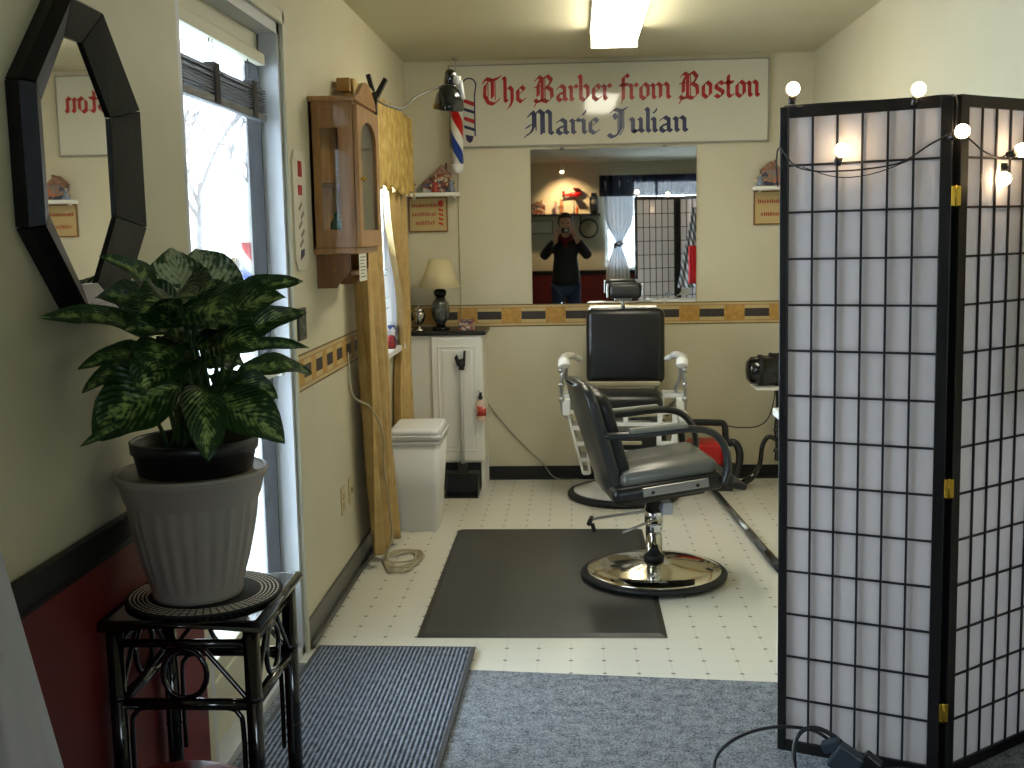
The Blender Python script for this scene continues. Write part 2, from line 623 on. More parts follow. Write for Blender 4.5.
def off(bm, loc):
    """move world-built vertices into the frame of a thing at loc"""
    bmesh.ops.translate(bm, vec=-Vector(loc), verts=bm.verts[:])
    return bm

# ================================================================== ROOM SHELL
def wall_boxes(bm, axis, pos, t, a0, a1, z0, z1, holes):
    """wall of thickness t (outwards from pos), split round rectangular holes (a0,a1,z0,z1)"""
    cuts = sorted({a0, a1, *[h[0] for h in holes], *[h[1] for h in holes]})
    for p, q in zip(cuts, cuts[1:]):
        zs = [(h[2], h[3]) for h in holes if h[0] <= p + 1e-6 and h[1] >= q - 1e-6]
        spans, z = [], z0
        for lo, hi in sorted(zs):
            spans.append((z, lo)); z = hi
        spans.append((z, z1))
        for lo, hi in spans:
            if hi - lo < 1e-4:
                continue
            x0, x1 = sorted((pos, pos + t))
            if axis == 'x':
                bb(bm, (x0, p, lo), (x1, q, hi))
            else:
                bb(bm, (p, x0, lo), (q, x1, hi))

bm = B(); bb(bm, (XL, 3.5, -0.08), (XR, D, 0.0))
struct('floor', bm, TILE)
bm = B()
prism(bm, [(XL, YF, -0.08), (XF, YF, -0.08), (XF, YJ, -0.08), (XR, YJ, -0.08), (XR, 3.53, -0.08), (XL, 3.755, -0.08)], (0, 0, 0.086))
struct('floor', bm, CARPET)
bm = B()
bb(bm, (XL - 0.12, YF - 0.12, CH), (XF + 0.12, D + 0.12, CH + 0.1))
struct('ceiling', bm, CEIL)
DOOR = (2.85, 3.87, 0.0, 2.2)
WIN = (5.15, 6.35, 0.9, 2.08)
bm = B(); wall_boxes(bm, 'x', XL, -0.12, YF - 0.12, D + 0.12, -0.08, CH, [DOOR, WIN])
struct('wall_left', bm, WALL)
bm = B(); bb(bm, (XL - 0.12, D, -0.08), (XR + 0.12, D + 0.12, CH))
struct('wall_back', bm, WALL)
bm = B(); bb(bm, (XR, YJ, -0.08), (XR + 0.12, D, CH)); bb(bm, (XR, YJ, -0.08), (XF + 0.12, YJ + 0.12, CH)); bb(bm, (XF, YF - 0.12, -0.08), (XF + 0.12, YJ, CH))
struct('wall_right', bm, WALL)
FWIN = (0.46, 1.95, 0.95, 2.25)
bm = B(); wall_boxes(bm, 'y', YF, -0.12, XL - 0.12, XF, -0.08, CH, [FWIN])
struct('wall_front', bm, WALL)

# red wainscot panelling and black rail in the waiting area
bm = B(); bb(bm, (XL, YF, 0), (XL + 0.008, 2.79, 0.85))
struct('trim_1', bm, RED_PAINT)
bm = B(); bb(bm, (XL, YF, 0.845), (XL + 0.022, 2.80, 0.90), 0.004); bb(bm, (XL, YF, 0.83), (XL + 0.012, 2.80, 0.845))
struct('trim_2', bm, BLACK_TRIM)
bm = B(); bb(bm, (XL, YF, 0), (XF, YF + 0.008, 0.90))
struct('trim_3', bm, RED_PAINT)
bm = B(); bb(bm, (XL, YF, 0.90), (XF, YF + 0.02, 0.96), 0.004)
struct('trim_4', bm, BLACK_TRIM)
# wallpaper borders
bm = B(); bb(bm, (XL, D - 0.002, 0.936), (XR, D, 1.070))
struct('trim_5', bm, border_mat('back_border', 0, 0.265, -0.313, 0.545))
bm = B(); bb(bm, (XL, 3.885, 0.936), (XL + 0.002, WIN[0] - 0.04, 1.070)); bb(bm, (XL, WIN[1] + 0.04, 0.936), (XL + 0.002, D, 1.070))
struct('trim_6', bm, border_mat('side_border', 1, 0.19, 4.02, 0.58))
bm = B(); bb(bm, (XR - 0.002, 3.3, 0.936), (XR, D, 1.070))
struct('trim_7', bm, border_mat('right_border', 1, 0.265, 4.02, 0.545))
# cove base
def cove(bm, lo, hi, nx, ny):
    bb(bm, lo, hi, 0.003)
bm = B(); bb(bm, (XL, 3.90, 0), (XL + 0.010, D, 0.105), 0.002); bb(bm, (XL, 3.90, 0), (XL + 0.028, D, 0.022), 0.008)
struct('baseboard_left', bm, GREY_BASE)
bm = B(); bb(bm, (XL, D - 0.010, 0), (XR, D, 0.082), 0.002); bb(bm, (XL, D - 0.022, 0), (XR, D, 0.015), 0.006)
struct('baseboard_back', bm, BLACK_RUBBER)
bm = B(); bb(bm, (XR - 0.010, YJ, 0), (XR, D, 0.082), 0.002)
struct('baseboard_right', bm, BLACK_RUBBER)

# ---------------------------------------------------------------- glazed street door in the left wall
bm = B()
bb(bm, (XL - 0.12, DOOR[0], 0), (XL - 0.002, DOOR[0] + 0.03, 2.2)); bb(bm, (XL - 0.12, DOOR[1] - 0.03, 0), (XL - 0.002, DOOR[1], 2.2))
bb(bm, (XL - 0.12, DOOR[0], 2.16), (XL - 0.002, DOOR[1], 2.2))
bb(bm, (XL - 0.12, DOOR[0], 0), (XL - 0.002, DOOR[1], 0.03))
dr = struct('door_1', bm, FRAME_GREY)
bm = B()
y0, y1, x0, x1 = DOOR[0] + 0.03, DOOR[1] - 0.03, XL - 0.105, XL - 0.065
bb(bm, (x0, y0, 0.03), (x1, y0 + 0.05, 2.16), 0.004); bb(bm, (x0, y1 - 0.022, 0.03), (x1, y1, 2.16), 0.004)
bb(bm, (x0, y0, 2.07), (x1, y1, 2.16), 0.004); bb(bm, (x0, y0, 0.03), (x1, y1, 0.27), 0.004)
bb(bm, (x0 + 0.01, y0 + 0.08, 0.07), (x1 + 0.006, y1 - 0.08, 0.22), 0.006)
obj('door_leaf', bm, CREAM_RAIL, dr)
bm = B(); bb(bm, (x0 + 0.015, y0 + 0.05, 0.27), (x0 + 0.021, y1 - 0.022, 2.07)); obj('door_glass', bm, GLASS, dr)
bm = B(); bb(bm, (x0 - 0.002, y0 + 0.04, 0.26), (x1 + 0.004, y0 + 0.052, 2.08)); bb(bm, (x0 - 0.002, y1 - 0.026, 0.26), (x1 + 0.004, y1 - 0.018, 2.08)); obj('glazing_gasket', bm, BLACK_RUBBER, dr)
bm = B(); tube(bm, [(x1 + 0.05, y0 + 0.03, 1.045), (x1 + 0.05, y1 - 0.03, 1.045)], 0.016)
for y in (y0 + 0.06, y1 - 0.06): bb(bm, (x1 - 0.002, y - 0.02, 1.02), (x1 + 0.055, y + 0.02, 1.07), 0.004)
obj('push_bar', bm, WHITE_PAINT, dr)
# casing on the room side
bm = B()
bb(bm, (XL, DOOR[1] - 0.004, 0), (XL + 0.014, DOOR[1] + 0.022, 2.24), 0.003); bb(bm, (XL, DOOR[0], 2.196), (XL + 0.014, DOOR[1] + 0.022, 2.24), 0.003)
struct('trim_8', bm, CREAM_RAIL)

# blind behind the door glass: pulled half way up
t = thing('window_blind', 'pale raised slat blind hanging inside the glass street door, its slats bunched dark', 'blind', (XL - 0.055, 3.36, 2.07))
L = (XL - 0.055, 3.36, 2.07)
ya, yb = y0 + 0.055, y1 - 0.03
bm = B(); bb(bm, (XL - 0.064, ya, 2.052), (XL - 0.036, yb, 2.09), 0.003); obj('head_rail', off(bm, L), CREAM_RAIL, t)
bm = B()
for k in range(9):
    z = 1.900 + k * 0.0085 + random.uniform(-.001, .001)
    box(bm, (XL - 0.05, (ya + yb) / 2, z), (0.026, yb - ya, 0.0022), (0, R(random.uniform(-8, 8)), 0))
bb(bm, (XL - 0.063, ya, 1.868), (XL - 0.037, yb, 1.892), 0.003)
obj('slat_stack', off(bm, L), mat('dark_blind_slats', C(96, 98, 102), 0.45, col2=C(58, 58, 60), scale=9, stretch=(1, 1, 9)), t)  # slats in the stack are coloured dark grey
for y in (ya + 0.33, ya + 0.36, yb - 0.16):
    bm = B(); tube(bm, [(XL - 0.05, y, 2.055), (XL - 0.05, y, 1.89)], 0.0016, 5); obj('lift_cord', off(bm, L), mat('dark_blind_tape', C(48, 46, 42), 0.8), t)
for y in (ya + 0.335, yb - 0.15):
    bm = B(); bb(bm, (XL - 0.068, y - 0.018, 1.87), (XL - 0.032, y + 0.03, 1.985), 0.004); obj('ladder_tape', off(bm, L), mat('dark_blind_tape', C(48, 46, 42), 0.8), t)

# ---------------------------------------------------------------- window behind the gold curtains
bm = B()
a, b_, z0, z1 = WIN
for lo, hi in (((XL - 0.10, a, z0), (XL - 0.05, a + 0.045, z1)), ((XL - 0.10, b_ - 0.045, z0), (XL - 0.05, b_, z1)), ((XL - 0.10, a, z1 - 0.045), (XL - 0.05, b_, z1)), ((XL - 0.10, a, z0), (XL - 0.05, b_, z0 + 0.045)), ((XL - 0.095, a, 1.47), (XL - 0.055, b_, 1.51))):
    bb(bm, lo, hi, 0.004)
w = struct('window_1', bm, WHITE_PAINT)
bm = B(); bb(bm, (XL - 0.079, a + 0.04, z0 + 0.04), (XL - 0.074, b_ - 0.04, z1 - 0.04)); obj('pane', bm, GLASS, w)
bm = B(); bb(bm, (XL - 0.118, a - 0.03, z0 - 0.03), (XL + 0.05, b_ + 0.03, z0), 0.006); obj('sill', bm, WHITE_PAINT, w)

# front window behind the camera
bm = B()
a, b_, z0, z1 = FWIN
for lo, hi in (((a, YF - 0.10, z0), (a + 0.05, YF - 0.04, z1)), ((b_ - 0.05, YF - 0.10, z0), (b_, YF - 0.04, z1)), ((a, YF - 0.10, z1 - 0.05), (b_, YF - 0.04, z1)), ((a, YF - 0.10, z0), (b_, YF - 0.04, z0 + 0.05)), ((1.18, YF - 0.09, z0), (1.22, YF - 0.05, z1))):
    bb(bm, lo, hi, 0.004)
w = struct('window_2', bm, WHITE_PAINT)
bm = B(); bb(bm, (a + 0.04, YF - 0.075, z0 + 0.04), (b_ - 0.04, YF - 0.07, z1 - 0.04)); obj('pane', bm, GLASS, w)

# outside
bm = B(); bb(bm, (-60, -30, -0.3), (40, 90, -0.12)); struct('ground', bm, SNOW)
def shrub(loc, h, w_, m, label):
    bm = B()
    rnd = random.Random(int(loc[1] * 97))
    for k in range(900):
        a = rnd.uniform(0, 2 * pi); u = rnd.random(); r = w_ * math.sqrt(rnd.random()) * (0.5 + 0.5 * sin(pi * min(1, u + .15)))
        c = Vector((r * cos(a), r * sin(a), u * h)); s = rnd.uniform(.03, .08)
        d = Vector((rnd.uniform(-1, 1), rnd.uniform(-1, 1), rnd.uniform(-1, 1))).normalized(); e = d.orthogonal().normalized()
        f = d.cross(e)
        bm.faces.new([bm.verts.new(c + e * s), bm.verts.new(c + f * s * .4), bm.verts.new(c - e * s), bm.verts.new(c - f * s * .4)])
    t = thing('garden_shrub', label, 'shrub', loc)
    obj('foliage', bm, m, t)
    bm = B()
    for k in range(5):
        a = k * 1.3
        tube(bm, [(0, 0, 0), (0.3 * w_ * cos(a), 0.3 * w_ * sin(a), h * .4), (0.6 * w_ * cos(a), .6 * w_ * sin(a), h * .8)], [.03, .02, .01], 6)
    obj('branches', bm, mat('bark', C(120, 104, 88), 0.9), t)
shrub((-7.6, 25.3, -0.12), 1.2, 0.5, mat('tan_winter_foliage', C(128, 104, 66), 0.9), 'tan winter shrub standing in the snow outside the street door')
def tree(loc, h, label, seed):
    rnd = random.Random(seed)
    bm = B()
    def br(p, d, l, r, n):
        q = p + d * l
        m_ = (p + q) / 2 + Vector((rnd.uniform(-1, 1), rnd.uniform(-1, 1), 0)) * l * .06
        tube(bm, [p, m_, q], [r, r * .8, r * .6], 5)
        if n:
            for k in range(3):
                a = rnd.uniform(0, 2 * pi)
                nd = (d + 0.75 * Vector((cos(a), sin(a), rnd.uniform(-.1, .5)))).normalized()
                br(q - d * l * rnd.uniform(0, .35), nd, l * rnd.uniform(.55, .8), r * .6, n - 1)
    br(Vector((0, 0, 0)), Vector((0, 0, 1)), h * .33, .11, 5)
    tag(obj('bare_tree', bm, mat('glare_paled_bark', C(126, 120, 118), 0.9), loc=loc), label, 'tree')  # bark colour paled so the trees look faint, as if overexposed
tree((-9.9, 30.0, -0.12), 9.5, 'taller bare pale tree left of centre in the glass door', 3)
tree((-13.4, 46.0, -0.12), 11.0, 'smaller bare pale tree beside the tan shrub outside', 9)
t = thing('outdoor_barber_pole', 'striped barber pole on the outside wall, seen through the street door glass', 'barber pole', (-1.30, 4.50, 1.0))
bm = B(); lathe(bm, [(.0, 0.0), (.03, .02), (.04, .06), (.04, .08), (.034, .1)]); obj('lower_cap', bm, CHROME, t)
bm = B(); lathe(bm, [(.028, .10), (.028, .47)]); obj('striped_cylinder', bm, SPIRAL_OUT, t)
bm = B(); lathe(bm, [(.04, .47), (.042, .50), (.032, .53)]); ball(bm, (0, 0, .61), (.032, .032, .10)); obj('upper_globe', bm, WHITE_PLASTIC, t)
for z_ in (.06, .49):
    bm = B(); bb(bm, (0, -.02, z_), (.20, .02, z_ + .03)); obj('bracket', bm, CHROME, t)

# ================================================================== OCTAGONAL MIRROR on the left wall
MC = (XL, 2.207, 1.635)
t = thing('octagonal_mirror', 'large black-framed elongated octagon mirror on the left wall above the plant', 'mirror', MC)
def octo(w_, h_, cw, ch, x):
    """points in the wall plane, going round; cw, ch: half lengths of the straight edges"""
    return [(x, -cw, h_), (x, cw, h_), (x, w_, ch), (x, w_, -ch), (x, cw, -h_), (x, -cw, -h_), (x, -w_, -ch), (x, -w_, ch)]
O0 = octo(0.250, 0.308, 0.075, 0.128, 0.0)
O1 = octo(0.252, 0.310, 0.076, 0.128, 0.026)
O2 = octo(0.238, 0.296, 0.072, 0.124, 0.050)
O3 = octo(0.156, 0.236, 0.040, 0.102, 0.018)
O4 = octo(0.155, 0.235, 0.040, 0.102, 0.0)
for i in range(8):
    j = (i + 1) % 8
    bm = B()
    def sect(k, s):
        out = []
        for Q in (O0, O1, O2, O3, O4):
            p, q = Vector(Q[k]), Vector(Q[(k + s) % 8])
            out.append(p + (q - p).normalized() * 0.0018)
        return out
    A_ = [bm.verts.new(p) for p in sect(i, 1)]
    B_ = [bm.verts.new(p) for p in sect(j, -1)]
    for k in range(5):
        bm.faces.new((A_[k], A_[(k + 1) % 5], B_[(k + 1) % 5], B_[k]))
    bm.faces.new(A_[::-1]); bm.faces.new(B_)
    obj('frame_segment', bm, mat('black_leather_frame', C(16, 16, 17), 0.4, bump=0.2, bscale=150, spec=.3), t)
bm = B(); prism(bm, octo(0.160, 0.240, 0.041, 0.104, 0.004), (0.008, 0, 0)); obj('mirror_pane', bm, MIRROR, t)

# ================================================================== PLANT STAND
SX, SY, SZ, SH = -0.804, 2.330, 0.719, 0.160
t = thing('plant_stand', 'square black lacquered bamboo-style stand holding the grey planter', 'plant stand', (SX, SY, 0.016))
L = (SX, SY, 0.016)
bm = B()
bb(bm, (SX - SH, SY - 0.168, SZ - 0.018), (SX + SH, SY + 0.168, SZ - 0.002), 0.006)
tube(bm, [(SX - SH, SY - .168, SZ - .012), (SX + SH, SY - .168, SZ - .012), (SX + SH, SY + .168, SZ - .012), (SX - SH, SY + .168, SZ - .012)], 0.0135, 10, True)
obj('table_top', off(bm, L), BLACK_LACQ, t)
LX, LY = SH - 0.018, 0.150
for sx in (-1, 1):
    for sy in (-1, 1):
        bm = B(); tube(bm, [(SX + sx * LX, SY + sy * LY, 0.017), (SX + sx * LX, SY + sy * LY, SZ - 0.02)], 0.0175, 12)
        for z in (0.2, 0.36, 0.55): lathe(bm, [(.0175, -.006), (.0195, 0), (.0175, .006)], (SX + sx * LX, SY + sy * LY, z), 12)
        obj('leg', off(bm, L), BLACK_LACQ, t)
def side_rails(p, q):
    """rails and bentwood braces between two legs"""
    p, q = Vector(p), Vector(q)
    def at(u, z): return p.lerp(q, u) + Vector((0, 0, z))
    for zr, rr_ in ((0.535, .0125), (0.665, .009), (0.17, .0105)):
        bm = B(); tube(bm, [at(0, zr), at(1, zr)], rr_, 10); obj('stretcher', off(bm, L), BLACK_LACQ, t)
    bm = B()
    tube(bm, smooth_path([at(.03, .54), at(.2, .60), at(.36, .655)], 5), .0055, 7); tube(bm, smooth_path([at(.97, .54), at(.8, .60), at(.64, .655)], 5), .0055, 7)
    ov = [at(.5 + .17 * cos(a) * (1 if abs(cos(a)) < .8 else .95), .60 + .052 * sin(a)) for a in [2 * pi * k / 20 for k in range(20)]]
    tube(bm, ov, .006, 8, True)
    tube(bm, smooth_path([at(.09, .30), at(.09, .48), at(.12, .515), at(.2, .527), at(.5, .529), at(.8, .527), at(.88, .515), at(.91, .48), at(.91, .30)], 5), .0055, 8)
    obj('bentwood_brace', off(bm, L), BLACK_LACQ, t)
cs = [(SX - LX, SY - LY, 0), (SX + LX, SY - LY, 0), (SX + LX, SY + LY, 0), (SX - LX, SY + LY, 0)]
for i in range(4): side_rails(cs[i], cs[(i + 1) % 4])

bm = B(); lathe(bm, [(0, 0), (.163, 0), (.166, .003), (.162, .005), (0, .005)], (0, 0, 0), 64)
tag(obj('woven_placemat', bm, DOILY, loc=(SX + .0, SY, SZ + .002)), 'round black placemat with white woven rings under the grey planter', 'placemat')

# ================================================================== PLANTER, NURSERY POT, PLANT
PX, PY = -0.814, 2.315
def flute(a, z):
    if 0.03 < z < 0.215:
        return 1 + 0.022 * (1 if sin(a * 26) > 0 else -0.4) * min(1, (z - .03) / .02, (.215 - z) / .012)
    return 1
FL = .965
t = thing('planter', 'grey fluted plastic planter with a wide rim on the black stand', 'planter', (PX, PY, SZ + .008))
bm = B(); lathe(bm, [(.080, 0), (.093, .002), (.096, .012), (.096, .026), (.099, .035), (.110, .08), (.121, .13), (.130, .18), (.136, .213), (.139, .22), (.142, .226), (.150, .262), (.156, .268), (.158, .276), (.156, .282), (.149, .280), (.143, .26), (.125, .15), (.094, .03), (0, .03)], (0, 0, 0), 156, ripple=flute)
obj('pot_wall', bm, GREY_POT, t)
bm = B(); lathe(bm, [(.1585, .2755), (.1605, .279), (.1585, .284), (.153, .286), (.150, .281)], (0, 0, 0), 72); obj('rim', bm, GREY_POT, t)
t.scale = (1, 1, FL)
t = thing('nursery_pot', 'black plastic nursery pot standing inside the grey planter', 'flower pot', (PX + .01, PY, SZ + .032))
bm = B(); lathe(bm, [(.07, 0), (.085, .0), (.092, .05), (.112, .22), (.126, .29), (.131, .292), (.133, .315), (.128, .318), (.124, .312), (.12, .27), (0, .26)], (0, 0, 0), 48); obj('pot_wall', bm, BLACK_PLASTIC, t)
bm = B(); lathe(bm, [(0, .262), (.119, .266), (.118, .282), (.05, .288), (0, .29)], (0, 0, 0), 32); obj('soil', bm, SOIL, t)

LEAVES = [
((-0.844,2.200,1.276),(-0.955,1.960,1.349),0.045),((-0.818,2.200,1.365),(-0.891,2.100,1.456),0.045),((-0.809,2.200,1.345),(-0.906,2.100,1.376),0.060),((-0.834,2.250,1.230),(-0.930,2.060,1.247),0.050),((-0.827,2.200,1.215),(-0.921,2.050,1.203),0.060),((-0.769,2.150,1.201),(-0.908,2.050,1.115),0.120),((-0.796,2.300,1.286),(-0.831,2.320,1.468),0.120),((-0.749,2.320,1.294),(-0.794,2.360,1.465),0.130),((-0.720,2.300,1.337),(-0.566,2.350,1.392),0.050),((-0.711,2.200,1.294),(-0.541,2.100,1.372),0.090),((-0.708,2.250,1.259),(-0.539,2.250,1.334),0.060),((-0.721,2.350,1.195),(-0.579,2.450,1.186),0.050),((-0.718,2.200,1.164),(-0.567,2.150,1.087),0.090),((-0.728,2.300,1.181),(-0.617,2.300,1.152),0.060),((-0.755,2.150,1.289),(-0.832,2.050,1.318),0.080),((-0.791,2.200,1.305),(-0.897,2.200,1.396),0.090),((-0.730,2.150,1.201),(-0.688,2.050,1.068),0.070),((-0.706,2.150,1.269),(-0.575,2.050,1.287),0.100),((-0.815,2.100,1.131),(-0.909,2.000,1.109),0.025),((-0.733,2.150,1.328),(-0.658,2.050,1.399),0.110),((-0.739,2.100,1.256),(-0.783,1.980,1.206),0.100),((-0.830,2.400,1.289),(-0.949,2.500,1.406),0.090),((-0.799,2.400,1.245),(-0.724,2.500,1.346),0.090),((-0.828,2.350,1.207),(-0.939,2.450,1.252),0.090),((-0.775,2.350,1.196),(-0.711,2.450,1.082),0.080),((-0.724,2.100,1.350),(-0.603,1.980,1.330),0.100),((-0.757,2.100,1.284),(-0.770,2.000,1.240),0.090),((-0.692,2.300,1.254),(-0.545,2.300,1.256),0.025),((-0.764,2.100,1.323),(-0.672,1.980,1.384),0.100),((-0.743,2.100,1.351),(-0.774,1.980,1.356),0.090),
]
def leaf(bm, base_p, tip_p, width, rnd, uvl, mi):
    b0, t0 = Vector(base_p), Vector(tip_p)
    d = t0 - b0
    Lh = d.length
    upv = Vector((0.2, -0.85, .75)).normalized()
    side = d.cross(upv)
    if side.length < .2 * Lh: side = d.cross(Vector((0, -1, .1)))
    side.normalize()
    side = (side + Vector((0, 0, rnd.uniform(-.25, .25)))).normalized()
    nrm = side.cross(d).normalized()
    if nrm.z < -.2: nrm = -nrm
    NU, NV = 8, 14
    width *= 1.22
    g = []
    for j in range(NV + 1):
        v = j / NV
        w = width * .5 * (sin(pi * v ** .8) ** .62 if 0 < v < 1 else 0)
        if v > .8: w *= 1 - (v - .8) * 1.6
        w = max(w, .0006)
        row = []
        for i in range(NU + 1):
            u = i / NU * 2 - 1
            p = b0 + d * v + nrm * (Lh * .16 * sin(pi * v) - .0) + side * w * u
            p += nrm * (abs(u) * w * .28 - .02 * width) + nrm * .05 * width * sin(v * 13 + u * 2 + side.x * 9) * abs(u)
            if p.x < XL + .01: p.x = XL + .01 + rnd.uniform(0, .002)
            row.append(bm.verts.new(p))
        g.append(row)
    for j in range(NV):
        for i in range(NU):
            f = bm.faces.new((g[j][i], g[j][i + 1], g[j + 1][i + 1], g[j + 1][i]))
            f.smooth = True
            f.material_index = mi
            for lp, (uu, vv) in zip(f.loops, ((i, j), (i + 1, j), (i + 1, j + 1), (i, j + 1))):
                lp[uvl].uv = (uu / NU, vv / NV)
rnd = random.Random(4)
PL = (PX + .01, PY, SZ + .33)
t = thing('potted_plant', 'bushy dieffenbachia with mottled green leaves growing in the black nursery pot', 'houseplant', PL)
bm = B(); uvl = bm.loops.layers.uv.new('UVMap')
st = B()
extra = []
for k in range(9):
    a = rnd.uniform(0, 2 * pi); r0 = rnd.uniform(.02, .05); r1 = rnd.uniform(.10, .17); z = rnd.uniform(1.10, 1.34)
    extra.append(((PX + r0 * cos(a), PY + r0 * sin(a), z), (max(PX + r1 * cos(a), XL + .02), PY + r1 * sin(a), z + rnd.uniform(-.07, .06)), rnd.uniform(.06, .09)))
for n, (b0, t0, wd) in enumerate(LEAVES + extra):
    leaf(bm, b0, t0, wd, rnd, uvl, 1 if n in (6, 7) else 0)
    b0 = Vector(b0)
    root = Vector((PX + .01 + rnd.uniform(-.05, .05), PY + rnd.uniform(-.05, .05), SZ + .32))
    mid = root.lerp(b0, .6) + Vector((0, 0, .03))
    tube(st, smooth_path([root, mid, b0], 4), [.005] * 4 + [.0042] * 4 + [.003], 6)
for k in range(4):
    a = k * 1.7
    tube(st, [(PX + .01 + .03 * cos(a), PY + .03 * sin(a), SZ + .31), (PX + .02 * cos(a), PY + .02 * sin(a), SZ + .5)], [.011, .008], 8)
obj('foliage', off(bm, PL), [LEAF, LEAF_PALE], t)
obj('stems', off(st, PL), mat('green_stem', C(44, 70, 30), 0.5), t)

# ================================================================== things on the left wall
t = thing('wall_plaque', 'narrow rounded white plaque with a painted barber pole strip beside the oak cabinet', 'plaque', (XL, 4.04, 1.37))
bm = B(); box(bm, (.004, 0, .2), (.008, .19, .42), None, .0035)
bm2 = B(); prism(bm2, [(0, -.095 + .0, .04), (0, -.06, 0), (0, .06, 0), (0, .095, .04), (0, .095, .38), (0, .06, .42), (0, -.06, .42), (0, -.095, .38)], (.008, 0, 0)); bm.free()
obj('board', bm2, mat('plaque_white', C(214, 208, 190), 0.4), t)
bm = B(); bb(bm, (.008, -.02, .33), (.0095, .035, .385)); bb(bm, (.008, -.03, .265), (.0095, .03, .30), 0); obj('red_mark', bm, SIGNRED, t)
bm = B()
for z, a, c in ((.225, -.03, .02), (.195, 0, .045), (.16, -.035, .015), (.13, -.005, .04), (.095, -.03, .02)): box(bm, (.009, (a + c) / 2, z), (.0015, c - a, .012), (R(25), 0, 0))
obj('grey_mark', bm, mat('faded_print', C(140, 128, 112), 0.5), t)
bm = B(); prism(bm, [(.008, -.03, .035), (.008, .03, .05), (.008, .035, .075), (.008, -.015, .07)], (.0015, 0, 0)); obj('navy_mark', bm, SIGNBLUE, t)

t = thing('small_wall_picture', 'small dark wall picture between the street door and the oak cabinet', 'picture', (XL, 3.99, 1.12))
bm = B(); bb(bm, (0, -.055, 0), (.012, .055, .115), .003); obj('frame', bm, mat('grey_bronze_frame', C(66, 62, 54), 0.4), t)
bm = B(); bb(bm, (.011, -.04, .015), (.0135, .04, .10)); obj('picture_print', bm, speckle_mat('dark_print', [C(60, 70, 56), C(34, 38, 34), C(92, 92, 76)], 60), t)

def outlet(y, z, label, kind):
    t = thing('outlet_plate', label, 'outlet', (XL, y, z))
    bm = B(); bb(bm, (0, -.036, -.058), (.006, .036, .058), .003); obj('cover_plate', bm, IVORY, t)
    bm = B()
    if kind == 'outlet':
        for s in (-.02, .02): bb(bm, (.005, -.017, s - .014), (.009, .017, s + .014), .003)
    else:
        bb(bm, (.005, -.006, -.012), (.016, .006, .012), .002)
    obj('socket_face', bm, mat('dark_ivory', C(172, 158, 118), 0.4), t)  # ivory in a darker tone than the cover plate
outlet(4.60, .385, 'ivory outlet plate low on the left wall, nearer the street door', 'outlet')
outlet(4.76, .395, 'ivory switch plate low on the left wall, nearer the gold curtain', 'switch')

# ---------------------------------------------------------------- oak wall cabinet
CY0, CY1, CD = 4.25, 4.72, 0.165
L = (XL, CY0, 1.29)
t = thing('oak_wall_cabinet', 'honey oak wall curio cabinet with glass door and lower shelf on the left wall', 'cabinet', L)
bm = B()
bb(bm, (XL, CY0, 1.435), (XL + .012, CY1, 1.985))                                      # back
bb(bm, (XL, CY0, 1.42), (XL + CD, CY1, 1.445), .004); bb(bm, (XL, CY0, 1.965), (XL + CD, CY1, 1.985))
for lo, hi in (((XL, 1.435), (XL + .036, 1.985)), ((XL + CD - .05, 1.435), (XL + CD, 1.985)), ((XL, 1.435), (XL + CD, 1.515)), ((XL, 1.885), (XL + CD, 1.985))):
    pass
for y_a, y_b in ((CY0, CY0 + .016), (CY1 - .016, CY1)):
    bb(bm, (XL + .0005, y_a, 1.4455), (XL + .040, y_b, 1.9645)); bb(bm, (XL + CD - .055, y_a, 1.4455), (XL + CD - .0005, y_b, 1.9645))
    bb(bm, (XL + .040, y_a + .0005, 1.4455), (XL + CD - .055, y_b - .0005, 1.512)); bb(bm, (XL + .040, y_a + .0005, 1.888), (XL + CD - .055, y_b - .0005, 1.9645))
bb(bm, (XL + .012, CY0 + .016, 1.68), (XL + CD - .02, CY1 - .016, 1.688))
obj('body', off(bm, L), OAK, t)
for y in (CY0 + .006, CY1 - .010):
    bm = B(); bb(bm, (XL + .041, y, 1.5125), (XL + CD - .056, y + .004, 1.8875)); obj('side_glass', off(bm, L), GLASS, t)
bm = B()     # crown with an arched pediment
bb(bm, (XL, CY0 - .018, 1.985), (XL + CD + .018, CY1 + .018, 2.003), .005)
arch = [(XL + CD + .002, CY0 - .01, 2.003)] + [(XL + CD + .002, CY0 + (CY1 - CY0) * u, 2.003 + .075 * sin(pi * u) ** 1.5) for u in [k / 16 for k in range(1, 16)]] + [(XL + CD + .002, CY1 + .01, 2.003)]
prism(bm, arch, (.014, 0, 0))
obj('crown', off(bm, L), OAK, t)
bm = B()     # door frame with arched top opening
X1 = XL + CD
bb(bm, (X1, CY0 + .004, 1.445), (X1 + .018, CY0 + .07, 1.975), .003); bb(bm, (X1, CY1 - .07, 1.445), (X1 + .018, CY1 - .004, 1.975), .003)
bb(bm, (X1, CY0 + .06, 1.445), (X1 + .018, CY1 - .06, 1.51), .003)
n = 12; ym, hw = (CY0 + CY1) / 2, (CY1 - CY0) / 2 - .07
pts = [(X1, ym - hw, 1.975), (X1, ym - hw, 1.85)] + [(X1, ym - hw * cos(pi * k / n), 1.85 + .075 * sin(pi * k / n)) for k in range(1, n)] + [(X1, ym + hw, 1.85), (X1, ym + hw, 1.975)]
prism(bm, pts, (.018, 0, 0))
d = obj('door', off(bm, L), OAK, t)
bm = B(); bb(bm, (X1 + .006, CY0 + .065, 1.505), (X1 + .01, CY1 - .065, 1.93)); obj('door_glass', off(bm, L), GLASS, d)
bm = B(); ball(bm, (X1 + .03, CY0 + .035, 1.70), .009); tube(bm, [(X1 + .015, CY0 + .035, 1.70), (X1 + .03, CY0 + .035, 1.70)], .004); obj('knob', off(bm, L), BRASS, d)
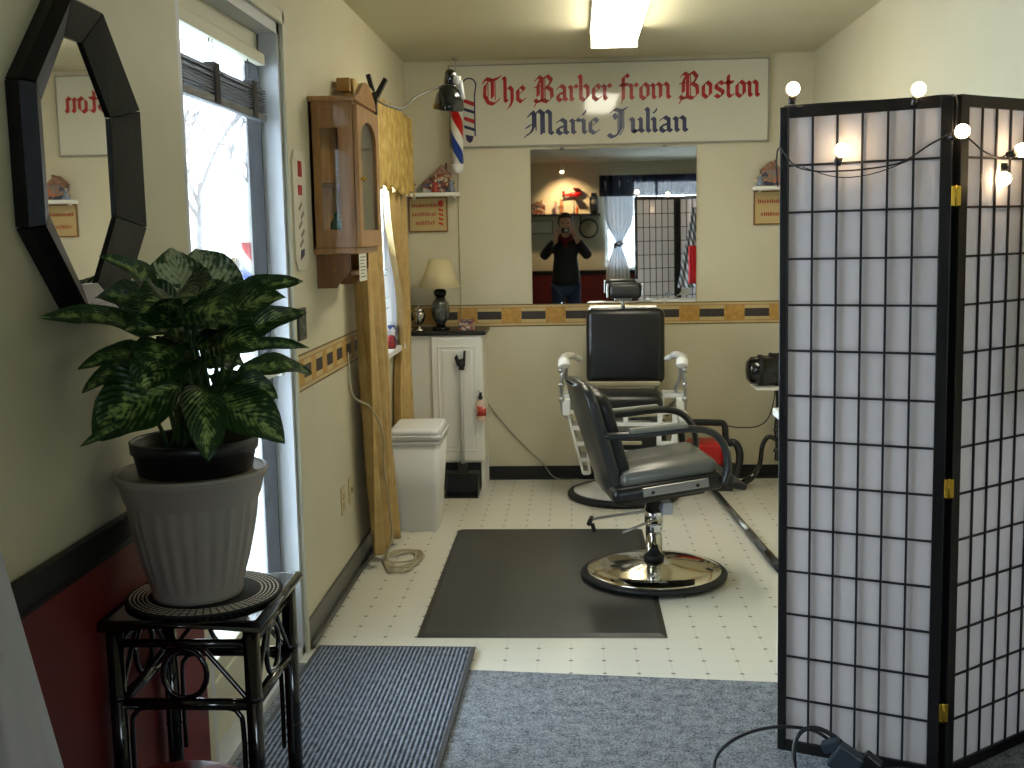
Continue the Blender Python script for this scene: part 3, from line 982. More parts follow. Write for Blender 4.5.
bm = B()     # lower apron shelf with shaped front
bb(bm, (XL, CY0 + .045, 1.29), (XL + .012, CY1 - .03, 1.42))
for y in (CY0 + .045, CY1 - .045):
    prism(bm, [(XL + .01, y, 1.29), (XL + .075, y, 1.29), (XL + .088, y, 1.315), (XL + .115, y, 1.335), (XL + .13, y, 1.36), (XL + .13, y, 1.42), (XL + .01, y, 1.42)], (0, .015, 0))
bb(bm, (XL + .01, CY0 + .06, 1.335), (XL + .128, CY1 - .045, 1.35))
obj('lower_shelf', off(bm, L), OAK_DARK, t)
bm = B(); ball(bm, (XL + .07, CY0 + .04, 1.36), .008, 10); obj('peg', off(bm, L), OAK, t)
# bottles inside
tag(obj('cabinet_bottle', (lambda b: (lathe(b, [(0, 0), (.022, 0), (.024, .01), (.024, .09), (.01, .11), (.01, .13), (0, .13)], seg=16), b)[1])(B()), mat('green_glass_bottle', C(40, 110, 84), 0.15), loc=(XL + .075, CY0 + .08, 1.446)), 'green bottle standing on the bottom shelf inside the oak wall cabinet', 'bottle')
tag(obj('shaving_mug', (lambda b: (lathe(b, [(0, 0), (.03, 0), (.033, .01), (.033, .07), (.029, .07), (.029, .012), (0, .012)], seg=16), tube(b, smooth_path([(.03, 0, .058), (.052, 0, .05), (.052, 0, .022), (.03, 0, .015)], 4), .004, 6), b)[2])(B()), mat('mug_white_red', C(206, 190, 180), 0.3), loc=(XL + .09, CY0 + .2, 1.446)), 'white shaving mug inside the oak wall cabinet beside the green bottle', 'mug')
t = thing('appointment_card', 'small white printed card taped under the oak cabinet door', 'card', (XL + .168, CY0 + .02, 1.315))
bm = B(); bb(bm, (0, 0, 0), (.0015, .15, .105)); obj('card', bm, mat('card_white', C(226, 222, 208), 0.6), t)
bm = B()
for k in range(7): bb(bm, (.0015, .02, .09 - k * .0125), (.0019, .13 - (k % 3) * .02, .094 - k * .0125))
obj('printed_lines', bm, mat('grey_ink', C(120, 118, 110), 0.6), t)

# ---------------------------------------------------------------- clip-on lamp
L = (XL + CD - .01, 4.69, 2.0)
t = thing('clip_lamp', 'black clip-on reflector lamp on a grey gooseneck clamped to the oak cabinet', 'lamp', L)
bm = B()
X0, Y0 = XL + CD + .012, 4.68
prism(bm, [(X0 - .005, Y0 - .008, 2.055), (X0 + .012, Y0 - .008, 2.05), (X0 + .006, Y0 - .008, 1.985), (X0 - .012, Y0 - .008, 1.985)], (0, .03, 0))
prism(bm, [(X0 - .02, Y0 - .008, 2.09), (X0 - .032, Y0 - .008, 2.135), (X0 - .015, Y0 - .008, 2.14), (X0 + .004, Y0 - .008, 2.06)], (0, .03, 0))
prism(bm, [(X0 - .004, Y0 - .008, 2.05), (X0 + .042, Y0 - .008, 2.125), (X0 + .055, Y0 - .008, 2.115), (X0 + .016, Y0 - .008, 2.045)], (0, .03, 0))
tube(bm, [(X0, Y0 - .01, 2.055), (X0, Y0 + .025, 2.055)], .012, 10)
tube(bm, [(X0, Y0 - .0, 2.0), (X0, Y0 + .0, 1.975)], .011, 10)
obj('clamp', off(bm, L), BLACK_PLASTIC, t)
LC = Vector((-.524, 4.93, 2.066))
bm = B(); tube(bm, smooth_path([(X0 + .01, Y0, 2.035), (X0 + .05, Y0 + .03, 2.015), (X0 + .105, Y0 + .08, 2.01), (X0 + .14, Y0 + .12, 2.05), (X0 + .19, Y0 + .18, 2.085), (LC.x - .02, LC.y, LC.z + .055)], 6), .0055, 8); obj('gooseneck', off(bm, L), mat('grey_gooseneck', C(140, 138, 130), 0.35, 0.3), t)
Mr = Matrix.Rotation(R(6), 3, 'Y') @ Matrix.Rotation(R(10), 3, 'X')
bm = B(); lathe(bm, [(.066, -.05), (.068, -.048), (.067, -.03), (.058, .01), (.045, .036), (.03, .05), (.024, .056), (.026, .062), (.024, .105), (.014, .118), (0, .12)], LC, 28, Mr); lathe(bm, [(.063, -.049), (.055, .008), (.03, .04), (0, .045)], LC, 28, Mr)
obj('lamp_shade', off(bm, L), mat('black_enamel', C(10, 10, 11), 0.12, coat=0.8), t)
bm = B(); tube(bm, [LC + Mr @ Vector((.018, -.01, .08)), LC + Mr @ Vector((.045, -.012, .078))], .017, 12); tube(bm, [LC + Mr @ Vector((.045, -.012, .078)), LC + Mr @ Vector((.053, -.012, .04)), LC + Mr @ Vector((.062, -.01, .0))], .010, 8); obj('swivel_joint', off(bm, L), WHITE_PLASTIC, t)
bm = B(); ball(bm, LC + Mr @ Vector((0, 0, -.012)), (.027, .027, .033), 12); obj('bulb', off(bm, L), WHITE_PLASTIC, t)

# ---------------------------------------------------------------- gold curtains, valance, rod
def drape(bm, top, bot, folds, amp, nrm, nu=70, nv=40, ph=0.0, amp2=None, pinch=None):
    nrm = Vector(nrm)
    T = [Vector(p) for p in top]; Bt = [Vector(p) for p in bot]
    def fn(u, v):
        k = v
        p = T[0].lerp(T[1], u).lerp(Bt[0].lerp(Bt[1], u), k)
        if pinch:
            vz, amt, cx = pinch
            w = math.exp(-((v - vz) / .16) ** 2) * amt
            mid = (T[0].lerp(T[1], cx)).lerp(Bt[0].lerp(Bt[1], cx), k)
            p = p.lerp(mid, w)
        a = amp * (1 - v) + (amp2 if amp2 is not None else amp) * v
        return p + nrm * a * (sin(2 * pi * folds * u + ph + .7 * sin(v * 3 + ph)) + .35 * sin(2 * pi * folds * 2.3 * u + v * 4))
    sheet(bm, fn, nu, nv)
CX = XL + .055
bm = B(); drape(bm, [(CX, 4.745, 2.10), (CX, 5.20, 2.10)], [(CX + .02, 4.90, .06), (CX + .04, 5.34, .03)], 3.6, .028, (1, 0, 0), ph=.4, amp2=.03)
tag(obj('gold_curtain', bm, GOLD_CLOTH, thick=.003), 'gold curtain nearest the oak cabinet, trailing to the floor', 'curtain')
bm = B(); drape(bm, [(CX - .025, 5.74, 2.08), (CX - .025, 6.36, 2.08)], [(CX - .02, 5.93, .13), (CX - .015, 6.36, .13)], 4.2, .016, (1, 0, 0), ph=1.9, amp2=.022, pinch=(.52, .5, 1.0))
tag(obj('gold_curtain', bm, GOLD_CLOTH, thick=.003), 'gold curtain nearest the white corner cupboard, behind the trash can', 'curtain')
bm = B()
def val(u, v):
    y = 4.72 + u * 1.7
    zb = 1.735 - .035 * abs(sin(pi * u * 7.5))
    z = 2.13 + (zb - 2.13) * v
    return (XL + .078 + .008 * sin(u * 60) + .005 * sin(u * 131 + v * 3) + .008 * v, y, z)
sheet(bm, val, 150, 16)
tag(obj('curtain_valance', bm, BROCADE, thick=.003), 'scalloped gold brocade valance over the side window', 'valance')
t = thing('curtain_rod', 'curtain rod with square wooden end blocks above the side window', 'curtain rod', (XL, 5.55, 2.105))
bm = B(); tube(bm, [(.055, -.83, 0), (.055, .87, 0)], .009, 10); obj('rod', bm, OAK, t)
for y in (-.83, .84):
    bm = B(); bb(bm, (.02, y - .03, -.03), (.075, y + .03, .025), .004); bb(bm, (.001, y - .01, -.01), (.021, y + .01, .01)); obj('end_block', bm, mat('tan_wood_block', C(160, 118, 52), 0.5), t)
bm = B(); drape(bm, [(XL - .02, 5.85, 2.05), (XL - .02, 6.33, 2.05)], [(XL - .02, 5.9, .92), (XL - .02, 6.33, .92)], 5, .012, (1, 0, 0), ph=1)
tag(obj('sheer_curtain', bm, VOILE), 'white sheer panel hanging between the gold curtains in the side window', 'curtain')
# sill things
t = thing('trailing_plant', 'small green plant on the side window sill behind the gold curtain', 'houseplant', (XL - .02, 5.72, .901))
bm = B(); lathe(bm, [(0, 0), (.035, 0), (.045, .08), (.04, .08), (.032, .01), (0, .01)], seg=18); obj('pot', bm, WHITE_PLASTIC, t)
bm = B(); rr = random.Random(5)
for k in range(150):
    a = rr.uniform(0, 2 * pi); z = rr.uniform(.06, .62); r = rr.uniform(.0, .05)
    c = Vector((r * cos(a), r * sin(a) * 1.5, z)); e = Vector((cos(a), sin(a), rr.uniform(-.6, .6))).normalized() * .028; f = Vector((0, 0, 1)).cross(e) * .45
    bm.faces.new([bm.verts.new(c), bm.verts.new(c + e * .5 + f), bm.verts.new(c + e), bm.verts.new(c + e * .5 - f)])
for k in range(5): tube(bm, [(0, 0, .05), (.02 * cos(k * 2), .03 * sin(k * 2), .6)], .002, 5)
obj('foliage', bm, mat('dull_green_leaf', C(58, 104, 66), 0.5), t)
bm = B(); bb(bm, (-.03, 0, 0), (.03, .12, .115), .003)
tag(obj('tissue_box', bm, speckle_mat('blue_white_pattern', [C(52, 66, 130), C(220, 222, 232), C(70, 90, 160), C(232, 232, 236)], 32), loc=(XL - .01, 5.96, .901)), 'blue and white patterned box on the side window sill', 'box')
bm = B(); lathe(bm, [(0, 0), (.028, 0), (.03, .02), (.026, .06), (.016, .07), (0, .07)], seg=18)
tag(obj('red_jar', bm, mat('dark_red_jar', C(130, 26, 30), 0.25), loc=(XL + .015, 5.87, .901)), 'dark red jar on the side window sill beside the patterned box', 'jar')
bm = B(); bb(bm, (-.03, 0, 0), (.03, .07, .10), .003)
tag(obj('product_box', bm, mat('grey_box', C(118, 118, 112), 0.5), loc=(XL - .01, 6.10, .901)), 'plain grey box on the side window sill right of the patterned box', 'box')
# white cord down the curtain and coiled on the floor
pts = [(XL + .02, 4.73, 1.0), (XL + .035, 4.72, .82), (XL + .09, 4.85, .74), (XL + .125, 4.93, .60), (XL + .11, 5.0, .45), (XL + .13, 4.98, .3), (XL + .13, 5.05, .12), (XL + .12, 4.98, .012)]
rr = random.Random(12)
for k in range(26): pts.append((-.80 + .075 * cos(k * 1.35) + rr.uniform(-.02, .02), 5.02 + .16 * sin(k * 1.35) + rr.uniform(-.05, .05), .008 + .0012 * (k % 4)))
bm = B(); tube(bm, smooth_path(pts, 5), .0042, 6)
tag(obj('extension_cord', bm, mat('dirty_white_cord', C(176, 168, 142), 0.5)), 'off-white cord running down the gold curtain and coiled on the floor', 'cord')

# ================================================================== BACK WALL
# ---------------------------------------------------------------- sign with hand-drawn blackletter
def hull(pts):
    pts = sorted(set((round(a, 6), round(b, 6)) for a, b in pts))
    def half(ps):
        h = []
        for p in ps:
            while len(h) > 1 and (h[-1][0] - h[-2][0]) * (p[1] - h[-2][1]) - (h[-1][1] - h[-2][1]) * (p[0] - h[-2][0]) <= 0:
                h.pop()
            h.append(p)
        return h[:-1]
    return half(pts) + half(pts[::-1])
NIB = (cos(R(42)), sin(R(42)))
def stroke(bm, pts, M, w=.24, thin=.04):
    a, b = w / 2, thin / 2
    nib = [(s * a * NIB[0] - q * b * NIB[1], s * a * NIB[1] + q * b * NIB[0]) for s in (-1, 1) for q in (-1, 1)]
    for p, q in zip(pts, pts[1:]):
        hp = hull([(p[0] + n[0], p[1] + n[1]) for n in nib] + [(q[0] + n[0], q[1] + n[1]) for n in nib])
        prism(bm, [M(x, y) for x, y in hp], (0, -.0012, 0))
MIN = lambda x: [(x - .10, .90), (x + .02, .80), (x + .02, .20), (x + .13, .09)]
ASC = lambda x: [(x - .08, 1.50), (x + .02, 1.40), (x + .02, .20), (x + .13, .09)]
def hair(*p): return ('thin', list(p))
G = {
 'i': (.36, [MIN(0.08), [(.10, 1.24), (.15, 1.34)], hair((.10, 1.2), (.22, 1.48))]),
 'l': (.36, [ASC(.08)]),
 'n': (.82, [MIN(.08), [(.14, .76), (.36, .95), (.54, .80), (.54, .20), (.66, .09)]]),
 'm': (1.28, [MIN(.08), [(.14, .76), (.36, .95), (.54, .80), (.54, .15)], [(.60, .76), (.82, .95), (1.0, .80), (1.0, .20), (1.12, .09)]]),
 'u': (.82, [MIN(.08), [(.14, .14), (.24, .08), (.54, .28)], [(.44, .9), (.54, .80), (.54, .20), (.66, .09)]]),
 'r': (.60, [MIN(.08), [(.14, .76), (.34, .94), (.48, .82)]]),
 'h': (.80, [ASC(.08), [(.14, .76), (.36, .95), (.54, .78), (.54, .10), (.38, -.22)], hair((.40, -.16), (.22, -.36))]),
 'b': (.80, [[(0, 1.50), (.10, 1.40), (.10, .20), (.32, .05)], [(.14, .76), (.36, .95), (.54, .78), (.54, .24), (.32, .05)]]),
 'o': (.78, [[(.32, .95), (.10, .76), (.10, .22), (.32, .05), (.54, .24), (.54, .78), (.32, .95)]]),
 'e': (.70, [[(.54, .22), (.32, .05), (.10, .22), (.10, .76), (.32, .95), (.50, .78)], hair((.50, .74), (.12, .48))]),
 'a': (.84, [[(.10, .80), (.30, .95), (.52, .80), (.52, .20), (.66, .09)], [(.50, .56), (.12, .40), (.10, .20), (.28, .06), (.50, .22)]]),
 's': (.72, [[(.54, .82), (.34, .95), (.12, .80), (.12, .62), (.52, .38), (.52, .20), (.30, .05), (.08, .18)]]),
 't': (.58, [[(.14, 1.30), (.14, .22), (.26, .07), (.42, .16)], [(-.02, .90), (.42, .90)]]),
 'f': (.54, [[(.46, 1.36), (.32, 1.48), (.14, 1.32), (.14, .05)], [(-.04, .90), (.42, .90)], hair((.14, .1), (0, -.2))]),
 'T': (1.28, [[(.02, 1.22), (.18, 1.46), (.55, 1.34), (.92, 1.46), (1.08, 1.56)], [(.44, 1.40), (.12, 1.05), (.08, .45), (.32, .05), (.66, -.04), (1.0, .22)], [(.58, 1.32), (.58, .35)], hair((.75, 1.35), (.75, .2)), hair((.30, 1.2), (.30, .3))]),
 'B': (1.30, [[(.02, 1.30), (.2, 1.50), (.42, 1.36), (.42, .18)], [(.30, 1.30), (.16, 1.0), (.16, .4)], [(.52, 1.42), (.76, 1.54), (1.0, 1.28), (.84, .98), (.62, .86)], [(.70, .90), (1.0, .72), (1.04, .28), (.76, .02), (.42, .12), (.10, .02), (-.04, .16)], hair((.60, 1.45), (.60, .1)), hair((-.1, .86), (.4, .98)), hair((.1, .1), (-.1, -.28))]),
 'M': (1.56, [[(.06, 1.18), (.26, 1.44), (.34, 1.30), (.34, .52), (.16, .16), (-.06, .02)], [(.40, 1.26), (.62, 1.52), (.80, 1.36), (.80, .12)], [(.86, 1.26), (1.06, 1.50), (1.24, 1.34), (1.24, .20), (1.38, .09)], hair((.46, 1.3), (.46, .3)), hair((.92, 1.3), (.92, .15)), [(-.06, .5), (.16, .62)], hair((.0, .1), (-.22, -.14))]),
 'J': (1.12, [[(.04, 1.30), (.22, 1.48), (.56, 1.38), (.84, 1.52)], [(.56, 1.38), (.56, .30), (.34, -.10), (.08, -.20), (-.12, -.04)], [(.18, 1.18), (.30, .92)], hair((.72, 1.42), (.72, .3), (.5, -.1)), hair((.40, 1.3), (.40, .1))]),
 ' ': (.52, []),
}
def blackletter(bm, text, x0, x1, zb, zx, y):
    """text between x0 and x1, baseline zb, x-height zx"""
    tot = sum(G[c][0] for c in text)
    k = (x1 - x0) / tot
    cur = 0
    part, m_ = bm
    bm = B()
    for ch in text + ' ':
        if ch == ' ':
            obj(part, off(bm, SL), m_, t)
            bm = B()
        adv, strokes = G[ch]
        for s in strokes:
            w, th = (.25, .045)
            if isinstance(s, tuple): w, th, s = .05, .04, s[1]
            stroke(bm, s, lambda a, b, c=cur: (x0 + (a + c + .08) * k, y, zb + b * zx), w * (1.0 if th else 1), th)
        cur += adv
SL = (0.21, D, 2.24)
t = thing('shop_sign', 'long white sign with red and navy blackletter writing above the back wall mirror', 'sign', SL)
y = D - .024
bm = B(); bb(bm, (-.712, D - .024, 2.000), (1.132, D - .002, 2.462), .002); obj('board', off(bm, SL), SIGNWHITE, t)
bm = B(); 
for lo, hi in (((-.718, 1.994), (1.138, 2.003)), ((-.718, 2.459), (1.138, 2.467)), ((-.718, 1.994), (-.709, 2.467)), ((1.129, 1.994), (1.138, 2.467))): bb(bm, (lo[0], D - .028, lo[1]), (hi[0], D - .001, hi[1]), .001)
obj('edging', off(bm, SL), mat('sign_edge_grey', C(150, 148, 136), 0.4), t)
blackletter(('red_lettering', SIGNRED), 'The Barber from Boston', -.522, 1.085, 2.245, .097, y)
blackletter(('navy_lettering', SIGNBLUE), 'Marie Julian', -.266, .674, 2.056, .094, y)
# painted barber pole with a crook on the board
bm = B()
px = -.625
for k in range(4):
    zz = 2.275 - k * .05
    bm = B()
    if k in (0, 2): prism(bm, [(px - .005, y, zz), (px + .055, y, zz - .02), (px + .055, y, zz - .045), (px - .005, y, zz - .022)], (0, -.001, 0)); obj('painted_red_stripe', off(bm, SL), SIGNRED, t)
bm = B()
for k in (1, 3):
    zz = 2.275 - k * .05
    prism(bm, [(px - .005, y, zz), (px + .055, y, zz - .02), (px + .055, y, zz - .038), (px - .005, y, zz - .018)], (0, -.001, 0))
bb(bm, (px + .054, y - .001, 2.06), (px + .062, y, 2.30))
prism(bm, [(px + .0, y, 2.07), (px + .05, y, 2.06), (px + .04, y, 2.03), (px + .025, y, 2.02), (px + .008, y, 2.035)], (0, -.001, 0))
cr = [(px + .058, y, 2.29)] + [(px + .028 + .04 * cos(a), y, 2.35 + .042 * sin(a)) for a in [R(-25 + 19 * k) for k in range(11)]]
tube(bm, cr, .0045, 6)
obj('painted_navy_crook', off(bm, SL), SIGNBLUE, t)

# ---------------------------------------------------------------- back wall mirror
t = thing('wall_mirror', 'frameless rectangular mirror on the back wall under the sign', 'mirror', (0.24, D, 1.525))
bm = B(); bb(bm, (-.485, -.008, -.455), (.485, -.001, .452)); obj('mirror_pane', bm, MIRROR, t)
bm = B()
for x in (-.3, .3):
    for z in (-.46, .447):
        bm = B(); bb(bm, (x - .012, -.013, z), (x + .012, -.001, z + .013), .002); obj('clip', bm, CHROME, t)

# ---------------------------------------------------------------- corner shelves
def bracket_shelf(x0, x1, z, depth, label):
    t = thing('wall_shelf', label, 'shelf', ((x0 + x1) / 2, D, z))
    h = (x1 - x0) / 2
    bm = B(); bb(bm, (-h, -depth, -.022), (h, -.001, 0), .003); obj('board', bm, WHITE_PAINT, t)
    for s in (-h + .03, h - .05):
        bm = B(); prism(bm, [(s, -.002, -.022), (s, -depth * .6, -.022), (s, -depth * .3, -.03), (s, -.002, -.04)], (.016, 0, 0)); obj('bracket', bm, WHITE_PAINT, t)
bracket_shelf(XL + .003, -.655, 1.735, .13, 'short white corner shelf left of the sign with trinkets on it')
bracket_shelf(1.05, XR - .003, 1.735, .13, 'short white corner shelf right of the mirror, partly behind the folding screen')
BX = {'brick_a': [C(150, 88, 60), C(190, 170, 140), C(70, 84, 110), C(120, 50, 40)], 'brick_b': [C(130, 120, 112), C(60, 70, 96), C(170, 110, 80)], 'brick_c': [C(90, 96, 120), C(180, 176, 168), C(150, 60, 50)]}
def cottage(loc, w_, h, mkey, label):
    t = thing('ceramic_cottage', label, 'ornament', loc)
    bm = B(); bb(bm, (-w_ / 2, -.035, 0), (w_ / 2, .035, h * .6), .003); bb(bm, (w_ * .1, -.045, 0), (w_ * .45, -.03, h * .45), .003); obj('walls', bm, speckle_mat(mkey, BX[mkey], 48), t)
    bm = B(); prism(bm, [(-w_ / 2 - .006, -.042, h * .6), (w_ / 2 + .006, -.042, h * .6), (0, -.042, h * .95)], (0, .084, 0)); bb(bm, (w_ * .18, -.01, h * .6), (w_ * .3, .01, h), .002); obj('roof', bm, mat('roof_' + mkey, C(122, 74, 56), 0.6, col2=C(150, 120, 100), scale=50), t)
def figurine(loc, h, c, label, c2=C(200, 170, 140)):
    t = thing('figurine', label, 'figurine', loc)
    bm = B(); lathe(bm, [(0, 0), (.022, 0), (.024, .008), (.018, h * .3), (.013, h * .55), (.019, h * .68), (.012, h * .78), (0, h * .8)], seg=16); obj('body', bm, mat('figurine_%d' % int(c[0] * 999), c, 0.4), t)
    bm = B(); ball(bm, (0, 0, h * .88), h * .12, 12); obj('head', bm, mat('figurine_skin', c2, 0.5), t)
    for s_ in (-1, 1):
        bm = B(); tube(bm, [(s_ * .016, 0, h * .66), (s_ * .03, -.01, h * .5), (s_ * .016, -.02, h * .42)], .005, 6); obj('arm', bm, mat('figurine_skin', c2, 0.5), t)
zz = 1.736
cottage((-.765, 6.715, zz), .10, .17, 'brick_a', 'tallest brick-patterned ceramic building on the left corner shelf')
cottage((-.845, 6.71, zz), .06, .09, 'brick_c', 'low ceramic building left of the tallest one on the left corner shelf')
figurine((-.945, 6.70, zz), .08, C(150, 120, 140), 'small mauve figurine at the corner end of the left shelf')
figurine((-.708, 6.675, zz), .085, C(126, 134, 150), 'grey-blue figurine at the free end of the left shelf')
figurine((-.80, 6.665, zz), .075, C(160, 60, 46), 'red-brown figurine in front of the ceramic buildings on the left shelf')
cottage((1.145, 6.715, zz), .11, .15, 'brick_b', 'ceramic building with a brown roof on the right shelf beside the screen')
figurine((1.08, 6.675, zz), .07, C(122, 136, 160), 'small blue figurine at the left end of the right shelf')
figurine((1.26, 6.68, zz), .09, C(170, 110, 70), 'orange-brown figurine at the right end of the right shelf')

def hung_sign(x0, x1, z0, z1, label, bgc, rows, seed, pole=True):
    rnd = random.Random(seed)
    t = thing('small_wall_sign', label, 'sign', ((x0 + x1) / 2, D, z0))
    w_, h = (x1 - x0) / 2, z1 - z0
    bm = B(); bb(bm, (-w_, -.016, 0), (w_, -.002, h), .002); obj('frame', bm, OAK_DARK, t)
    bm = B(); bb(bm, (-w_ + .008, -.018, .008), (w_ - .008, -.014, h - .008)); obj('panel', bm, mat('sign_panel_%d' % seed, bgc, 0.5), t)
    for r in range(rows):
        bm = B()
        z = h - .028 - (r + .6) * (h - .05) / rows
        x = -w_ + .022
        xe = w_ - (.065 if pole else .02)
        if r == rows - 1: x += .02; xe -= .02
        while x < xe:
            dx = rnd.uniform(.008, .014)
            hh = rnd.uniform(.016, .026)
            bb(bm, (x, -.0192, z), (x + .004, -.018, z + hh)); bb(bm, (x, -.0192, z + hh * .6), (x + dx * .75, -.018, z + hh * .6 + .004)); bb(bm, (x + dx * .5, -.0192, z), (x + dx * .5 + .003, -.018, z + hh * .7))
            x += dx + .003
        obj('worn_lettering', bm, mat('faded_red_ink', C(170, 62, 40), 0.5), t)
    if pole:
        bm = B(); x = w_ - .04
        ball(bm, (x, -.018, h - .038), (.017, .003, .02), 10)
        for k in range(4): prism(bm, [(x - .014, -.018, h - .065 - k * .027), (x + .014, -.018, h - .075 - k * .027), (x + .014, -.018, h - .087 - k * .027), (x - .014, -.018, h - .077 - k * .027)], (0, -.0014, 0))
        obj('painted_pole', bm, mat('pole_red', C(186, 40, 30), 0.5), t)
hung_sign(-.975, -.742, 1.507, 1.712, 'small framed sign with faded red writing and a painted pole under the left corner shelf', C(186, 164, 112), 3, 3)
hung_sign(1.058, 1.365, 1.515, 1.712, 'small framed picture sign with red and blue figures under the right corner shelf', C(190, 166, 116), 2, 8, False)

# ---------------------------------------------------------------- hanging barber pole and its cord
t = thing('hanging_barber_pole', 'red white and blue striped barber pole hanging at the left end of the sign', 'barber pole', (-.665, 6.66, 1.84))
bm = B(); lathe(bm, [(.034, .055), (.036, .36)], seg=28); obj('striped_cylinder', bm, SPIRAL, t)
bm = B(); lathe(bm, [(0, 0), (.02, 0), (.028, .012), (.034, .03), (.036, .056), (0, .058)], seg=28); obj('lower_cap', bm, WHITE_PLASTIC, t)
bm = B(); lathe(bm, [(.036, .358), (.038, .37), (.034, .40), (.012, .42), (0, .425)], seg=28); obj('upper_cap', bm, WHITE_PLASTIC, t)
bm = B(); tube(bm, [(0, 0, .42), (0, 0, CH - 1.84)], .0022, 6); lathe(bm, [(0, 0), (.02, 0), (.012, -.015), (0, -.016)], (0, 0, CH - 1.84), 14); obj('hanging_cord', bm, mat('thin_grey_cord', C(150, 145, 125), 0.6), t)
bm = B(); tube(bm, smooth_path([(-.674, D - .006, 1.99), (-.678, D - .006, 1.5), (-.676, D - .006, 1.1), (-.672, D - .02, .98), (-.67, D - .05, .953)], 5), .0028, 6)
tag(obj('cable', bm, mat('wall_cord_beige', C(168, 160, 126), 0.5)), 'thin pale cord running down the back wall from the sign to the cupboard top', 'cord')
bm = B(); tube(bm, smooth_path([(-.545, D - .015, .50), (-.46, D - .008, .38), (-.33, D - .008, .23), (-.2, D - .012, .10), (-.12, D - .03, .012), (.02, D - .05, .008)], 6), .004, 6)
tag(obj('cable', bm, mat('wall_cord_grey', C(150, 146, 126), 0.5)), 'grey cord sagging from beside the corner cupboard down to the back wall skirting', 'cord')

# ---------------------------------------------------------------- white corner cupboard
L = (-.70, 6.60, 0)
t = thing('corner_cupboard', 'white corner cupboard with black worktop under the cream table lamp', 'cupboard', L)
cx0, cx1, cy0, cy1 = -.945, -.525, 6.44, 6.765
bm = B()
bb(bm, (cx0, cy0 + .012, .17), (cx1, cy1, .915), .003)
for x in (cx0, cx1 - .022):
    for yv in (cy0 + .012, cy1 - .03): bb(bm, (x, yv, 0), (x + .022, yv + .022, .18), .002)
obj('carcass', off(bm, L), mat('cream_white_laminate', C(230, 227, 216), 0.4), t)
bm = B(); bb(bm, (cx0 - .01, cy0 - .012, .915), (cx1 + .02, cy1, .938), .006); obj('worktop', off(bm, L), mat('black_laminate', C(26, 26, 26), 0.3), t)
bm = B(); dx0, dx1 = cx0 + .125, cx1 - .004
bb(bm, (dx0, cy0 - .006, .185), (dx1, cy0 + .012, .905), .003)
for lo, hi in (((dx0 + .035, .24), (dx1 - .035, .25)), ((dx0 + .035, .845), (dx1 - .035, .855)), ((dx0 + .035, .24), (dx0 + .043, .855)), ((dx1 - .043, .24), (dx1 - .035, .855))): bb(bm, (lo[0], cy0 - .010, lo[1]), (hi[0], cy0 - .004, hi[1]), .002)
bb(bm, (dx0 + .06, cy0 - .009, .265), (dx1 - .06, cy0 - .005, .83), .003)
d = obj('door', off(bm, L), WHITE_PAINT, t)
bm = B(); ball(bm, (dx1 - .02, cy0 - .018, .56), .010, 10); obj('knob', off(bm, L), STEEL, d)
bm = B(); bb(bm, (cx0 + .06, cy0 + .02, .0), (cx1 - .03, cy0 + .2, .165), .01); obj('void_shade_block', off(bm, L), mat('black_box_shadow', C(16, 16, 18), 0.5), t)  # black block stands in for the shade in the void under the cupboard

t = thing('spray_bottle', 'small clear bottle with a red label hanging by its black nozzle on the cupboard side', 'bottle', (-.538, 6.40, .425))
bm = B(); lathe(bm, [(0, 0), (.026, 0), (.029, .01), (.029, .10), (.02, .118), (.011, .124), (0, .124)], seg=20); obj('body', bm, mat('clear_pink_plastic', C(214, 186, 170), 0.25), t)
bm = B(); lathe(bm, [(.0295, .03), (.0295, .085)], seg=20); obj('red_label', bm, speckle_mat('red_label_print', [C(190, 70, 56), C(210, 190, 176), C(176, 50, 44)], 60), t)
bm = B(); lathe(bm, [(.010, .12), (.011, .14), (.007, .15), (0, .15)], seg=14); box(bm, (.0, -.01, .158), (.014, .05, .014), None, .003); bb(bm, (-.004, -.03, .125), (.004, -.022, .155), .002); obj('trigger_nozzle', bm, BLACK_PLASTIC, t)
bm = B(); tube(bm, [(-.012, .0, .165), (-.012, .02, .175), (-.012, .03, .16)], .003, 6); obj('hook', bm, STEEL, t)

t = thing('lobby_dustpan', 'long-handled black dustpan leaning against the front of the white cupboard', 'dustpan', (-.65, 6.335, 0))
bm = B()
for x_ in (-.095, .087): prism(bm, [(x_, -.06, .0), (x_, .05, 0), (x_, .06, .12), (x_, .04, .13), (x_, -.01, .06), (x_, -.06, .02)], (.008, 0, 0))
bb(bm, (-.095, -.07, 0), (.095, .05, .008)); box(bm, (0, .052, .065), (.19, .008, .13), (R(-5), 0, 0)); box(bm, (0, .035, .128), (.19, .045, .006), (R(20), 0, 0))
bb(bm, (-.03, .02, .09), (.03, .06, .18), .008)
obj('pan', bm, BLACK_PLASTIC, t)
bm = B(); tube(bm, [(0, .045, .11), (.004, .075, .74)], .0125, 12); obj('handle', bm, mat('pale_grey_tube', C(186, 186, 182), 0.3), t)
bm = B(); tube(bm, [(.004, .075, .72), (.004, .077, .77)], .017, 12); prism(bm, [(-.035, .065, .79), (-.02, .065, .74), (.025, .065, .74), (.03, .065, .83), (.018, .065, .83), (.014, .065, .785), (-.01, .065, .78), (-.022, .065, .81)], (0, .018, 0)); obj('grip', bm, BLACK_PLASTIC, t)

